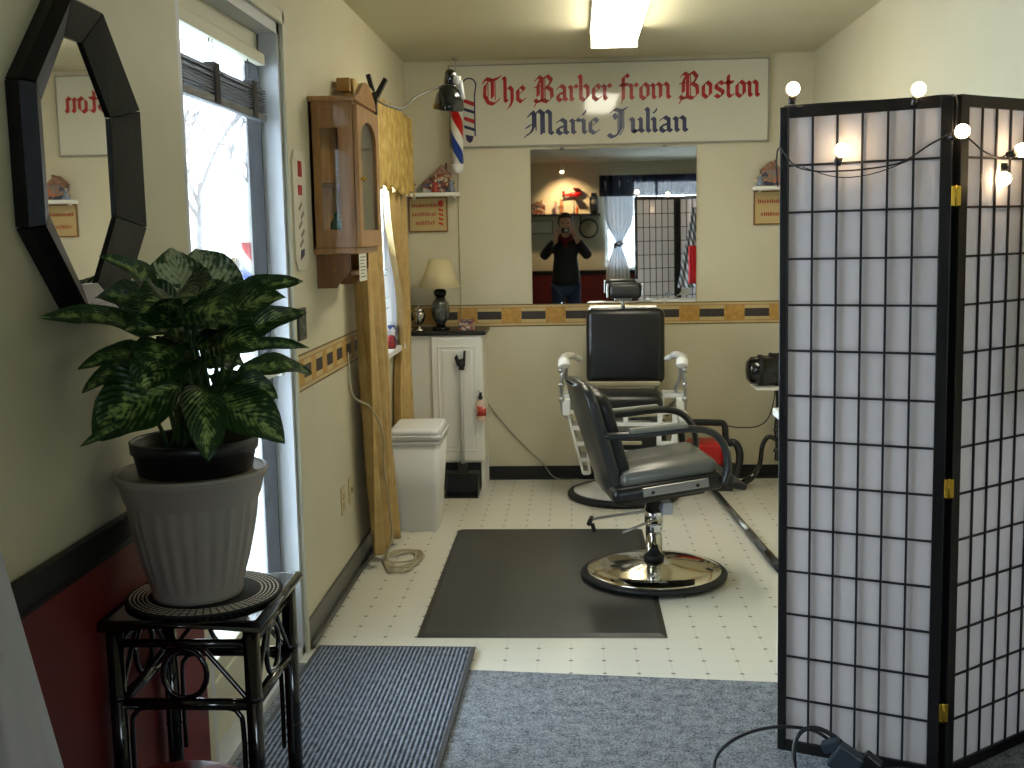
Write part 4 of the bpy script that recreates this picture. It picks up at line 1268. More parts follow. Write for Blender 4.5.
# lamp, goblet, candy box on the worktop
t = thing('table_lamp', 'table lamp with cream cone shade and smoky glass base on the corner cupboard', 'lamp', (-.775, 6.55, .939))
bm = B(); lathe(bm, [(0, 0), (.05, 0), (.052, .012), (.035, .02), (.025, .03), (0, .03)], seg=28); obj('base', bm, mat('antique_black_metal', C(32, 32, 30), 0.2, .7), t)
bm = B(); lathe(bm, [(.024, .19), (.036, .205), (.038, .225), (.024, .238), (.01, .245), (.008, .28), (0, .28)], seg=24); obj('neck_fitting', bm, mat('antique_black_metal', C(32, 32, 30), 0.2, .7), t)
bm = B(); lathe(bm, [(.024, .03), (.046, .07), (.052, .115), (.046, .155), (.024, .19)], seg=60, ripple=lambda a, z: 1 + .04 * cos(a * 12)); obj('glass_body', bm, GLASSDARK, t)
bm = B(); lathe(bm, [(.122, .245), (.055, .41)], seg=40); bm.faces.ensure_lookup_table()
bmesh.ops.delete(bm, geom=[f for f in bm.faces if len(f.verts) > 4], context='FACES_ONLY'); obj('lamp_shade', bm, sheer_mat('cream_shade', C(232, 220, 180), .3), t, thick=.002)
bm = B(); ball(bm, (0, 0, .33), (.028, .028, .04), 12); obj('bulb', bm, WHITE_PLASTIC, t)
t = thing('silver_goblet', 'small silver lidded goblet left of the table lamp on the cupboard', 'goblet', (-.895, 6.50, .939))
bm = B(); lathe(bm, [(0, 0), (.028, 0), (.028, .006), (.009, .016), (.008, .035), (.026, .05), (.037, .075), (.038, .10), (.032, .112), (0, .113)], seg=24); obj('bowl', bm, mat('silver_plate', C(190, 186, 176), 0.18, 1.0, bump=.3, bscale=60), t)
bm = B(); lathe(bm, [(.033, .112), (.025, .128), (.008, .135), (.006, .145), (.01, .152), (0, .158)], seg=20); obj('lid', bm, mat('silver_plate', C(190, 186, 176), .18, 1), t)
bm = B(); box(bm, (0, 0, .032), (.095, .05, .064), None, .004)
tag(obj('candy_box', bm, speckle_mat('candy_print', [C(150, 120, 96), C(70, 60, 76), C(196, 176, 160), C(130, 66, 60)], 70), loc=(-.62, 6.50, .939), rz=R(6)), 'small printed box right of the table lamp on the cupboard', 'box')

# ---------------------------------------------------------------- trash can
t = thing('trash_can', 'tall white plastic trash can with lid under the gold curtain', 'trash can', (-.80, 5.68, 0))
def frust(bm, z0, z1, a0, b0, a1, b1, r=.03, n=5):
    rings = []
    for z, a, b in ((z0, a0, b0), (z1, a1, b1)):
        ring = []
        for sx, sy, st in ((1, 1, 0), (-1, 1, 90), (-1, -1, 180), (1, -1, 270)):
            for k in range(n + 1):
                an = R(st + 90 * k / n)
                ring.append(bm.verts.new((sx * (a - r) + r * cos(an), sy * (b - r) + r * sin(an), z)))
        rings.append(ring)
    A, Bq = rings; m = len(A)
    for k in range(m):
        f = bm.faces.new((A[k], A[(k + 1) % m], Bq[(k + 1) % m], Bq[k])); f.smooth = True
    bm.faces.new(A[::-1]); bm.faces.new(Bq)
bm = B(); frust(bm, 0.0, .45, .098, .135, .128, .18); frust(bm, .45, .472, .131, .184, .132, .185, .03); obj('bin', bm, WHITE_PLASTIC, t)
bm = B(); frust(bm, .476, .50, .137, .188, .137, .188, .03); frust(bm, .50, .53, .134, .185, .118, .165, .03); bb(bm, (-.09, -.192, .487), (.09, -.18, .50), .004); obj('lid', bm, WHITE_PLASTIC, t)

# ================================================================== CHROME AND BLACK MAT
def rubber_mat(name, x0, x1, y0, y1, z, m, label, cat, rz=0.0):
    bm = B()
    cx, cy = (x0 + x1) / 2, (y0 + y1) / 2
    w_, l_ = (x1 - x0) / 2, (y1 - y0) / 2
    lo = [bm.verts.new(p) for p in ((-w_, -l_, 0), (w_, -l_, 0), (w_, l_, 0), (-w_, l_, 0))]
    hi = [bm.verts.new(p) for p in ((-w_ + .025, -l_ + .025, .011), (w_ - .025, -l_ + .025, .011), (w_ - .025, l_ - .025, .011), (-w_ + .025, l_ - .025, .011))]
    bm.faces.new(hi); bm.faces.new(lo[::-1])
    for i in range(4): bm.faces.new((lo[i], lo[(i + 1) % 4], hi[(i + 1) % 4], hi[i]))
    return tag(obj(name, bm, m, loc=(cx, cy, z), rz=rz), label, cat)
rubber_mat('anti_fatigue_mat', -.597, .333, 4.02, 5.565, .001, MATBLACK, 'charcoal rubber mat on the tiled floor under the styling chair', 'mat')
t = thing('entrance_mat', 'ribbed blue-grey runner mat with dark border beside the plant stand', 'mat', (-.672, 2.95, .007))
bm = B(); box(bm, (0, 0, .004), (.575, 1.9, .008), None, .002); obj('border', bm, mat('dark_vinyl_edge', C(62, 64, 68), .5), t)
bm = B(); box(bm, (-.0, 0, .007), (.545, 1.87, .006), None, .002); obj('ribbed_pile', bm, RIB, t)
t.rotation_euler.z = R(-1.2)

# ---------------------------------------------------------------- antique barber chair
BC = (.272, 6.30, 0)
t = thing('barber_chair', 'antique barber chair with black vinyl cushions and white porcelain arms by the back wall', 'barber chair', BC, R(-3))
bm = B(); lathe(bm, [(0, 0), (.30, 0), (.315, .008), (.318, .022), (.31, .034), (.285, .038), (0, .038)], seg=56); obj('base_ring', bm, BLACK_RUBBER, t)
bm = B(); lathe(bm, [(.285, .038), (.28, .046), (.20, .066), (.13, .10), (.10, .15), (.085, .17), (0, .17)], seg=48); obj('base_dome', bm, PORCELAIN, t)
bm = B(); lathe(bm, [(.07, .16), (.066, .18), (.06, .38), (.11, .42), (.11, .44), (0, .44)], seg=32); ball(bm, (-.13, -.05, .10), .018, 10); ball(bm, (-.09, -.10, .12), .014, 10); obj('pump_column', bm, CHROME, t)
bm = B(); box(bm, (0, -.07, .46), (.40, .40, .07), None, .012); obj('seat_frame', bm, PORCELAIN, t)
bm = B(); box(bm, (0, -.10, .555), (.43, .46, .12), (R(-3), 0, 0), .045, 4); obj('seat_cushion', bm, BLACK_VINYL, t, smooth=True)
bm = B(); box(bm, (.02, -.335, .515), (.38, .012, .022), (0, R(-3), 0), .004); box(bm, (0, .10, .63), (.42, .03, .03), None, .008); obj('seat_trim', bm, mat('tan_cream_trim', C(168, 158, 128), .35), t)
bm = B(); box(bm, (.012, .155, .842), (.445, .085, .43), (R(-7), 0, 0), .04, 4); obj('backrest', bm, BLACK_VINYL, t, smooth=True)
bm = B(); box(bm, (0, .20, .86), (.40, .025, .42), (R(-7), 0, 0), .012); tube(bm, [(-.19, .10, .50), (-.19, .17, .68)], .012, 8); tube(bm, [(.19, .10, .50), (.19, .17, .68)], .012, 8); obj('back_frame', bm, STEEL, t)
bm = B(); tube(bm, [(0, .20, 1.04), (0, .215, 1.14)], .011, 8); box(bm, (0, .2, 1.105), (.10, .03, .015), None, .004); obj('headrest_post', bm, STEEL, t)
bm = B(); box(bm, (.012, .20, 1.155), (.190, .075, .09), (R(-8), 0, 0), .025, 3); obj('headrest', bm, mat('grey_black_vinyl', C(44, 46, 46), .35), t, smooth=True)
bm = B(); box(bm, (-.088, .195, 1.155), (.012, .07, .08), None, .004); box(bm, (.112, .195, 1.155), (.012, .07, .08), None, .004); obj('headrest_end', bm, STEEL, t)
for s in (-1, 1):
    bm = B()
    tube(bm, smooth_path([(s * .245, .10, .772), (s * .29, .04, .80), (s * .318, -.06, .803), (s * .32, -.17, .79), (s * .316, -.20, .765)], 5), [.022] * 5 + [.03] * 10 + [.034] * 5 + [.026], 14, flat=(1, .75))
    obj('armrest', bm, PORCELAIN, t)
    bm = B()
    tube(bm, smooth_path([(s * .31, -.12, .775), (s * .315, -.11, .70), (s * .29, -.09, .63), (s * .295, -.06, .56), (s * .24, -.02, .47)], 5), .0115, 8)
    tube(bm, smooth_path([(s * .315, -.16, .77), (s * .335, -.17, .68), (s * .335, -.15, .52), (s * .31, -.13, .47)], 5), .009, 8)
    for z in (.74, .66, .58): ball(bm, (s * .335, -.165, z), .017, 8)
    tube(bm, [(s * .23, -.02, .48), (s * .30, -.05, .55)], .018, 10)
    obj('arm_bracket', bm, STEEL, t)
    bm = B(); bb(bm, (s * .31 - .022, -.17, .49), (s * .31 + .022, -.12, .585), .006); obj('ratchet_block', bm, PORCELAIN, t)
    bm = B()     # pierced porcelain side plate tapering to the base
    yf = -.10
    def sx_(z_): return .205 + .07 * (z_ - .15) / .43
    def w_at(z_): return .018 + .035 * (z_ - .15) / .43
    for sg in (-1, 1):
        prism(bm, [(s * (sx_(.15) + sg * w_at(.15)) + q, yf, .15) for q in (-.007, .007)] + [(s * (sx_(.60) + sg * w_at(.60)) + q, yf, .60) for q in (.007, -.007)], (0, .16, 0))
    for z_ in (.59, .50, .41, .32, .23, .155):
        prism(bm, [(s * sx_(z_) - w_at(z_), yf, z_ - .011), (s * sx_(z_) + w_at(z_), yf, z_ - .011), (s * sx_(z_) + w_at(z_), yf, z_ + .011), (s * sx_(z_) - w_at(z_), yf, z_ + .011)], (0, .16, 0))
    obj('side_plate', bm, PORCELAIN, t)
bm = B()
tube(bm, [(-.10, -.28, .47), (-.08, -.50, .52)], .014, 8); tube(bm, [(.18, -.28, .47), (.22, -.50, .50)], .014, 8)
obj('footrest_arm', bm, STEEL, t)
bm = B(); box(bm, (.04, -.38, .42), (.38, .04, .17), (R(-28), 0, 0), .015, 3); obj('calf_pad', bm, BLACK_VINYL, t, smooth=True)
bm = B(); FY = -.52; FX, FZ = .105, .098
def fb(bm, lo, hi): bb(bm, (lo[0] + FX, FY - .012, lo[1] + FZ), (hi[0] + FX, FY + .012, hi[1] + FZ), .002)
for lo, hi in (((-.17, .458), (.175, .476)), ((-.19, .395), (.175, .413)), ((-.19, .395), (-.165, .476)), ((-.10, .40), (-.075, .47)), ((.075, .40), (.10, .47)), ((.15, .395), (.175, .49))): fb(bm, lo, hi)
prism(bm, [(-.19 + FX, FY - .012, .395 + FZ), (-.215 + FX, FY - .012, .434 + FZ), (-.19 + FX, FY - .012, .473 + FZ)], (0, .024, 0)); ball(bm, (.205 + FX, FY, .44 + FZ), (.03, .014, .036), 12)
for lo, hi in (((.07, .295), (.175, .315)), ((.07, .295), (.095, .40)), ((.15, .295), (.175, .40))): fb(bm, lo, hi)
obj('footrest_frame', bm, PORCELAIN, t)
bm = B(); bb(bm, (-.02, FY - .01, .395), (.10, FY + .006, .413), .003); obj('step_bar', bm, mat('tan_cream_trim', C(168, 158, 128), .35), t)

# ---------------------------------------------------------------- hydraulic styling chair
SC = (.335, 4.765, .0125)
t = thing('styling_chair', 'black hydraulic styling chair with round chrome base in the middle of the room', 'styling chair', SC, R(9))
bm = B(); lathe(bm, [(0, 0.0), (.30, 0), (.312, .006), (.314, .016), (.305, .024), (.29, .026), (0, .026)], seg=64); obj('base_rim', bm, BLACK_RUBBER, t)
bm = B(); lathe(bm, [(.292, .024), (.285, .032), (.23, .045), (.15, .056), (.09, .064), (.05, .070), (0, .071)], seg=64); obj('base_plate', bm, mat('worn_chrome', C(205, 200, 184), .09, 1.0), t)
bm = B(); lathe(bm, [(.044, .07), (.044, .086), (.040, .090), (0, .091)], seg=32); obj('column_collar', bm, BLACK_RUBBER, t)
bm = B(); lathe(bm, [(.036, .085), (.036, .36), (0, .36)], seg=36); lathe(bm, [(.0405, .235), (.0405, .30), (0, .30)], seg=36); obj('pump_column', bm, CHROME, t)
bm = B(); bb(bm, (.03, -.035, .27), (.075, .03, .325), .006); obj('pump_housing', bm, mat('pale_plastic', C(196, 200, 214), .3), t)
bm = B(); tube(bm, smooth_path([(.0, -.05, .26), (-.08, -.06, .235), (-.15, -.06, .21)], 5), .0055, 8); tube(bm, smooth_path([(.0, .045, .275), (-.12, .05, .262), (-.25, .04, .25), (-.275, .0, .245)], 6), .0065, 8); obj('pump_lever', bm, STEEL, t)
bm = B(); tube(bm, [(-.285, -.015, .243), (-.262, .055, .25)], .011, 8); tube(bm, [(-.27, .0, .24), (-.26, -.01, .205)], .009, 8); obj('lever_grip', bm, BLACK_RUBBER, t)
TILT = Matrix.Rotation(R(-7), 4, 'Y')
bm = B(); box(bm, (.0, 0, .385), (.36, .34, .035), TILT, .01); lathe(bm, [(.09, .35), (.1, .375), (0, .378)], seg=24); obj('seat_plate', bm, BLACK_PLASTIC, t)
bm = B(); box(bm, (.01, 0, .428), (.47, .47, .075), TILT, .03, 4); obj('seat_base', bm, BLACK_VINYL, t, smooth=True)
bm = B(); box(bm, (.02, 0, .487), (.41, .43, .075), TILT, .035, 5)
obj('seat_cushion', bm, WORN_VINYL, t, smooth=True)
bm = B(); box(bm, (.035, -.241, .438), (.275, .012, .036), TILT, .003); br = obj('side_trim', bm, STEEL, t)
for x in (-.06, .125):
    bm = B(); ball(bm, (x, -.249, .434 + (x - .035) * .12), (.008, .004, .008), 8); obj('trim_bolt', bm, BLACK_PLASTIC, t)
def back_shape(bm, half_w, z0, z1, thick, x_at, dx=0.0, rc=.1):
    """upholstered shell with rounded corners; x_at(z) is its centre line"""
    n = 9
    bot = rc * .5
    out = []
    for k in range(n + 1): an = R(-90 + 90 * k / n); out.append((half_w * .9 - bot + bot * cos(an), z0 + bot + bot * sin(an)))
    for k in range(n + 1): an = R(90 * k / n); out.append((half_w - rc + rc * cos(an), z1 - rc + rc * sin(an)))
    out += [(-y_, z_) for y_, z_ in out[::-1]]
    cy = (z0 + z1) / 2
    layers = []
    NL = 9
    for i in range(NL):
        th = -pi / 2 + pi * i / (NL - 1)
        sc = 1 - .10 * (1 - max(0, cos(th)) ** .5)
        lay = []
        for y_, z_ in out:
            zz_ = cy + (z_ - cy) * (1 - (1 - sc) * .6)
            lay.append(bm.verts.new((x_at(zz_) + sin(th) * thick * .5 + dx + .03 * (y_ / half_w) ** 2, y_ * sc, zz_)))
        layers.append(lay)
    m = len(out)
    for A, Bq in zip(layers, layers[1:]):
        for k in range(m):
            f = bm.faces.new((A[k], A[(k + 1) % m], Bq[(k + 1) % m], Bq[k])); f.smooth = True
    for lay, sgn in ((layers[0], -1), (layers[-1], 1)):
        # bulged cap in strips between left and right halves
        prev = None
        half = m // 2
        right, left = lay[:half], lay[half:][::-1]
        for a_, b_ in zip(right, left):
            row = [a_]
            for q in range(1, 8):
                p = a_.co.lerp(b_.co, q / 8)
                e = min(1, (p.z - z0) / .06, (z1 - p.z) / .06)
                p.x += sgn * thick * .28 * sin(pi * q / 8) ** .5 * max(0, e) ** .5 - .03 * (1 - (1 - q / 4) ** 2) * ((a_.co.y / half_w) ** 2)
                row.append(bm.verts.new(p))
            row.append(b_)
            if prev:
                for c_, d_, e_, g_ in zip(prev, prev[1:], row[1:], row):
                    if len({c_, d_, e_, g_}) == 4:
                        f = bm.faces.new((c_, d_, e_, g_)); f.smooth = True
            prev = row
xa = lambda z: -.165 - .42 * max(0, z - .36) + .22 * max(0, z - .36) ** 2
bm = B(); back_shape(bm, .205, .37, .865, .05, xa, -.02); obj('back_shell', bm, mat('grey_black_shell', C(44, 46, 46), .28), t)
bm = B(); back_shape(bm, .185, .43, .83, .06, xa, .028, .08); obj('back_cushion', bm, BLACK_VINYL, t)
for s in (-1, 1):
    bm = B()
    p = smooth_path([(-.25, s * .215, .655), (-.16, s * .245, .66), (-.02, s * .255, .672), (.10, s * .255, .68), (.185, s * .253, .66), (.235, s * .25, .60), (.25, s * .248, .52), (.235, s * .24, .45)], 6)
    tube(bm, p, .019, 12, flat=(1.15, .8))
    obj('armrest_loop', bm, mat('black_urethane', C(34, 36, 38), .3), t)
    bm = B(); box(bm, (-.04, s * .255, .687), (.24, .044, .022), (0, R(-4), 0), .009, 3); obj('arm_pad', bm, mat('grey_arm_highlight', C(112, 112, 104), .35), t)  # grey of the pad carries the highlight along the black arm
bm = B(); tube(bm, [(.17, -.15, .41), (.30, -.14, .40)], .012, 8); tube(bm, [(.17, .15, .41), (.30, .14, .40)], .012, 8)
box(bm, (.295, 0, .425), (.11, .40, .028), (0, R(12), 0), .01); box(bm, (.25, 0, .455), (.09, .42, .05), (0, R(8), 0), .02, 3)
obj('footrest', bm, BLACK_RUBBER, t)

# ---------------------------------------------------------------- red canister vacuum and its wand
t = thing('canister_vacuum', 'red and black shop vacuum standing against the back wall behind the chairs', 'vacuum cleaner', (.74, 6.52, 0))
bm = B(); box(bm, (.01, 0, .205), (.20, .22, .15), None, .03, 4); obj('body', bm, BRIGHTRED, t, smooth=True)
bm = B(); box(bm, (0, 0, .085), (.29, .26, .07), None, .02, 2); box(bm, (.0, 0, .125), (.26, .25, .05), None, .01); obj('chassis', bm, BLACK_PLASTIC, t)
for sx in (-1, 1):
    bm = B(); lathe(bm, [(0, 0), (.06, 0), (.07, .01), (.07, .03), (.05, .036), (0, .036)], (sx * .155, 0, .075), 24, Matrix.Rotation(R(90 * sx), 3, 'Y')); obj('wheel', bm, BLACK_RUBBER, t)
bm = B(); tube(bm, smooth_path([(-.12, -.06, .26), (-.13, -.06, .36), (-.11, -.06, .392), (.06, -.06, .392), (.115, -.06, .38), (.125, -.06, .30), (.14, -.06, .24)], 5), .015, 10, flat=(1, 1.3)); obj('carry_handle', bm, BLACK_PLASTIC, t)
bm = B(); tube(bm, smooth_path([(.11, -.06, .26), (.17, -.09, .28), (.20, -.10, .22), (.19, -.10, .12), (.15, -.12, .05)], 6), .022, 12); obj('hose', bm, mat('dark_ribbed_hose', C(34, 34, 36), .4), t)
bm = B(); box(bm, (.125, -.122, .22), (.02, .012, .09), (0, R(12), 0), .004); obj('white_latch', bm, WHITE_PLASTIC, t)
t = thing('vacuum_wand', 'long grey tube with a black end lying on the tiles right of the styling chair', 'vacuum wand', (.783, 6.40, .021))
d = Vector((.887 - .783, 4.80 - 6.40, 0))
bm = B(); tube(bm, [(.0, .0, .0), (.0 + d.x * .62, d.y * .62, 0)], .016, 12); obj('steel_tube', bm, mat('satin_grey_tube', C(128, 130, 128), .25, .8), t)
bm = B(); tube(bm, [(.0 + d.x * .6, d.y * .6, 0), (.0 + d.x * .84, d.y * .84, 0)], .0185, 12); obj('dark_tube', bm, mat('dark_grey_plastic', C(70, 72, 72), .4), t)
bm = B(); tube(bm, [(.0 + d.x * .84, d.y * .84, 0), (.0 + d.x, d.y, 0)], .021, 12); obj('end_sleeve', bm, BLACK_PLASTIC, t)

# ---------------------------------------------------------------- pedestal stand with a dark hood on it
t = thing('iron_stand', 'small black iron pedestal stand with curved legs at the back wall beside the screen', 'stand', (1.165, 6.50, 0))
bm = B(); tube(bm, smooth_path([(0, 0, .16), (.004, 0, .25), (-.004, 0, .35), (.004, 0, .45), (0, 0, .585)], 6), .015, 10)
for z in (.22, .34, .46): lathe(bm, [(.015, -.012), (.024, 0), (.015, .012)], (0, 0, z), 14)
obj('pole', bm, BLACK_LACQ, t)
for k in range(3):
    a = R(185 + 120 * k)
    bm = B(); tube(bm, smooth_path([(0, 0, .28), (.05 * cos(a), .05 * sin(a), .30), (.085 * cos(a), .085 * sin(a), .25), (.10 * cos(a), .10 * sin(a), .14), (.14 * cos(a), .14 * sin(a), .07), (.19 * cos(a), .19 * sin(a), .035), (.215 * cos(a), .215 * sin(a), .014)], 5), [.014] * 20 + [.02] * 11, 10)
    obj('leg', bm, BLACK_LACQ, t)
bm = B(); box(bm, (.02, 0, .592), (.32, .24, .014), None, .005); obj('tray', bm, WHITE_PAINT, t)
bm = B(); tube(bm, smooth_path([(-.02, -.03, .585), (-.03, -.03, .50), (-.06, -.03, .41), (-.12, .0, .36), (-.22, .1, .34), (-.30, .2, .345)], 6), .0035, 6)
tag(obj('black_cable', bm, CABLE, loc=(1.165, 6.5, 0)), 'thin black cable looping from the iron stand to the back wall', 'cable')
t = thing('hair_dryer_hood', 'black rounded hair dryer hood lying on the iron stand beside the screen', 'hair dryer', (1.15, 6.50, .600))
Mh = Matrix.Rotation(R(90), 3, 'Y')
bm = B(); lathe(bm, [(0, -.17), (.05, -.165), (.078, -.14), (.086, -.08), (.084, .02), (.08, .12), (0, .12)], (0, 0, .088), 28, Mh); obj('hood_shell', bm, mat('glossy_black_hood', C(14, 14, 15), .18, coat=.4), t)
bm = B(); lathe(bm, [(.087, -.10), (.09, -.095), (.09, -.08), (.087, -.075)], (0, 0, .088), 28, Mh); lathe(bm, [(.085, .0), (.088, .005), (.088, .015), (.085, .02)], (0, 0, .088), 28, Mh); obj('rim_band', bm, BLACK_RUBBER, t)
bm = B(); bb(bm, (-.02, -.02, .165), (.03, .02, .185), .004); bb(bm, (.06, -.03, .15), (.12, .03, .20), .01); ball(bm, (-.03, 0, .178), .012, 8); obj('control_knob', bm, BLACK_PLASTIC, t)
bm = B(); bb(bm, (.0, 0, 0), (.03, .035, .05), .005)
tag(obj('white_clip', bm, WHITE_PLASTIC, loc=(1.20, 6.39, .600)), 'small white clip on the edge of the iron stand tray', 'clip')

# ================================================================== CEILING LIGHT
t = thing('ceiling_light', 'long fluorescent ceiling light in front of the sign', 'ceiling light', (.215, 5.21, CH))
bm = B(); bb(bm, (-.122, -.61, -.03), (.122, .61, -.0005), .003); bb(bm, (-.116, -.612, -.10), (.116, -.604, -.02), .002); bb(bm, (-.116, .604, -.10), (.116, .612, -.02), .002); obj('housing', bm, WHITE_PAINT, t)
bm = B(); prism(bm, [(-.112, -.603, -.03), (-.110, -.603, -.075), (-.096, -.603, -.098), (.096, -.603, -.098), (.110, -.603, -.075), (.112, -.603, -.03)], (0, 1.206, 0)); obj('diffuser', bm, DIFFUSER, t)

# ================================================================== FOLDING SCREEN
P0, P1 = Vector((.572, 3.122, .007)), Vector((.967, 2.940, .007))
P2, P3 = Vector((.976, 2.940, .007)), Vector((1.315, 3.195, .007))
SHh = 1.80
WOODBLK = mat('black_stained_wood', C(14, 13, 14), 0.4)
LATT = mat('black_lattice_wood', C(26, 24, 30), 0.5)
t = thing('folding_screen', 'black-framed folding paper screen with lattice panels at the right', 'folding screen', (.957, 2.96, .0085))
t.rotation_euler = (0, -.009, 0)
t_loc = Vector((.955, 2.96, .007))
def panel(pa, pb, left_post, right_post, label=None):
    d = (pb - pa); Lp = d.length; a = math.atan2(d.y, d.x)
    o = thing.__globals__['bpy'].data.objects.new('panel', None)
    bm = B()
    pl, pr_ = left_post, right_post
    top, botm = .030, .032
    bb(bm, (0, -.011, 0), (pl, .011, SHh), .002); bb(bm, (Lp - pr_, -.011, 0), (Lp, .011, SHh), .002)
    bb(bm, (pl, -.010, SHh - top), (Lp - pr_, .010, SHh), .002); bb(bm, (pl, -.010, 0), (Lp - pr_, .010, botm), .002)
    fr = obj('panel_frame', bm, WOODBLK, t, loc=pa - t_loc, rz=a)
    bm = B()
    NC, NR = 6, 14
    iw, ih = Lp - pl - pr_, SHh - top - botm
    for k in range(1, NC):
        x = pl + iw * k / NC
        bb(bm, (x - .0028, -.0075, botm), (x + .0028, -.0035, SHh - top)); bb(bm, (x - .0028, .0035, botm), (x + .0028, .0075, SHh - top))
    for k in range(1, NR):
        z = botm + ih * k / NR
        bb(bm, (pl, -.0055, z - .003), (Lp - pr_, -.002, z + .003)); bb(bm, (pl, .002, z - .003), (Lp - pr_, .0055, z + .003))
    obj('lattice', bm, LATT, fr)
    bm = B(); bb(bm, (pl - .002, -.0008, botm - .002), (Lp - pr_ + .002, .0008, SHh - top + .002)); obj('paper', bm, PAPER, fr)
    return fr
panel(P0, P1, .023, .030)
panel(P2, P3, .034, .021)
for z in (.19, .80, 1.55):
    bm = B(); c = (P1 + P2) / 2 - t_loc
    bb(bm, (c.x - .012, c.y - .0175, z - .025), (c.x - .001, c.y - .012, z + .025), .001); bb(bm, (c.x + .001, c.y - .0175, z - .025), (c.x + .012, c.y - .012, z + .025), .001)
    tube(bm, [(c.x, c.y - .016, z - .027), (c.x, c.y - .016, z + .027)], .0035, 8)
    obj('hinge', bm, BRASS, t, label='brass hinge joining the two screen panels')

# ---------------------------------------------------------------- string of globe lights
t = thing('string_lights', 'string of warm lit globe bulbs draped over the folding screen', 'string lights', (.944, 2.915, 1.80))
TL = Vector((.955, 2.93, 1.80))
bulbs = [((.590, 3.105, 1.805), (.593, 3.10, 1.845)), ((.878, 2.985, 1.803), (.882, 2.98, 1.822)), ((.693, 3.03, 1.640), (.703, 3.02, 1.679)), ((.955, 2.915, 1.705), (.965, 2.90, 1.712)), ((1.112, 3.02, 1.655), (1.158, 3.03, 1.672)), ((1.120, 3.03, 1.650), (1.122, 3.035, 1.606))]
for s, c in bulbs:
    s, c = Vector(s), Vector(c); d = (c - s).normalized()
    bm = B(); tube(bm, [c - d * .036, c - d * .014], .0095, 10); so = obj('socket', off(bm, TL), BLACK_PLASTIC, t)
    bm = B(); ball(bm, c + d * .004, .0178, 16); obj('globe_bulb', off(bm, TL), BULB, t)
bm = B()
cp = [(.575, 3.20, 1.60), (.56, 3.145, 1.66), (.566, 3.128, 1.70), (.60, 3.10, 1.650), (.65, 3.06, 1.632), (.70, 3.03, 1.630), (.76, 3.0, 1.632), (.84, 2.965, 1.645), (.90, 2.935, 1.685), (.945, 2.92, 1.71), (.955, 2.915, 1.715), (1.0, 2.95, 1.70), (1.05, 2.985, 1.67), (1.10, 3.015, 1.655), (1.13, 3.04, 1.665), (1.18, 3.08, 1.69), (1.25, 3.13, 1.68)]
tube(bm, smooth_path([Vector(p) for p in cp], 5), .0022, 6)
cp2 = [(.566, 3.128, 1.70), (.574, 3.145, 1.775), (.578, 3.135, 1.806), (.592, 3.108, 1.806), (.70, 3.075, 1.808), (.80, 3.025, 1.806), (.878, 2.985, 1.806), (.95, 2.95, 1.806), (.962, 2.925, 1.79), (.955, 2.913, 1.72)]
tube(bm, smooth_path([Vector(p) for p in cp2], 5), .0022, 6)
cp3 = [(.62, 3.09, 1.645), (.70, 3.045, 1.615), (.78, 3.0, 1.62), (.86, 2.96, 1.65)]
tube(bm, smooth_path([Vector(p) for p in cp3], 5), .0015, 6)
obj('wire', off(bm, TL), CABLE, t)

# ---------------------------------------------------------------- cables and plug on the carpet
t = thing('power_cable', 'looped dark cable and plug block on the carpet at the screen foot', 'cable', (.62, 2.97, .007))
TL = Vector((.62, 2.97, .007))
bm = B()
tube(bm, smooth_path([(.36, 2.80, .016), (.37, 2.95, .02), (.385, 2.985, .05), (.43, 3.0, .085), (.50, 3.02, .105), (.58, 3.03, .11), (.66, 3.02, .10), (.72, 3.0, .06)], 6), .005, 8)
tube(bm, smooth_path([(.575, 2.80, .015), (.585, 2.93, .03), (.59, 2.97, .08), (.61, 2.985, .115), (.65, 2.99, .125), (.70, 2.98, .105), (.76, 2.95, .06), (.84, 2.90, .03), (.93, 2.84, .016)], 6), .0065, 8)
tube(bm, smooth_path([(.80, 2.93, .03), (.88, 2.90, .05), (.95, 2.86, .016)], 6), .006, 8)
obj('cable_loop', off(bm, TL), CABLE, t)
bm = B(); box(bm, (.725, 2.95, .05), (.075, .04, .075), (0, R(30), R(-20)), .006); box(bm, (.69, 2.97, .085), (.05, .034, .03), (0, R(-25), R(-20)), .005); obj('plug_block', off(bm, TL), mat('slate_plug', C(52, 62, 74), .4), t)
bm = B(); box(bm, (.785, 2.94, .045), (.05, .035, .055), (0, R(35), R(-20)), .005); obj('adapter', off(bm, TL), BLACK_PLASTIC, t)

# ---------------------------------------------------------------- foreground edge things
bm = B(); drape(bm, [(-.95, 1.45, 1.25), (-.822, 1.50, 1.14)], [(-.93, 1.32, .45), (-.675, 1.50, .45)], 2.2, .012, (.35, -.9, 0), 40, 50, ph=.6, amp2=.02)
tag(obj('white_drape', bm, SHEER), 'white sheer cloth hanging at the lower left edge beside the red wainscot', 'curtain')
t = thing('red_stool', 'round red vinyl seat just entering the bottom edge in front of the plant stand', 'stool', (-.735, 1.885, .017))
bm = B(); lathe(bm, [(0, .41), (.13, .415), (.152, .43), (.156, .450), (.148, .468), (.12, .480), (0, .485)], seg=40); obj('seat', bm, mat('dark_red_vinyl', C(120, 14, 20), .3), t)
bm = B(); lathe(bm, [(.155, .428), (.159, .435), (.159, .445), (.155, .45)], seg=40); obj('trim_ring', bm, CHROME, t)
for k in range(4):
    a = R(45 + 90 * k)
    bm = B(); tube(bm, [(.10 * cos(a), .10 * sin(a), .43), (.15 * cos(a), .15 * sin(a), 0.0)], .011, 10); obj('leg', bm, CHROME, t)

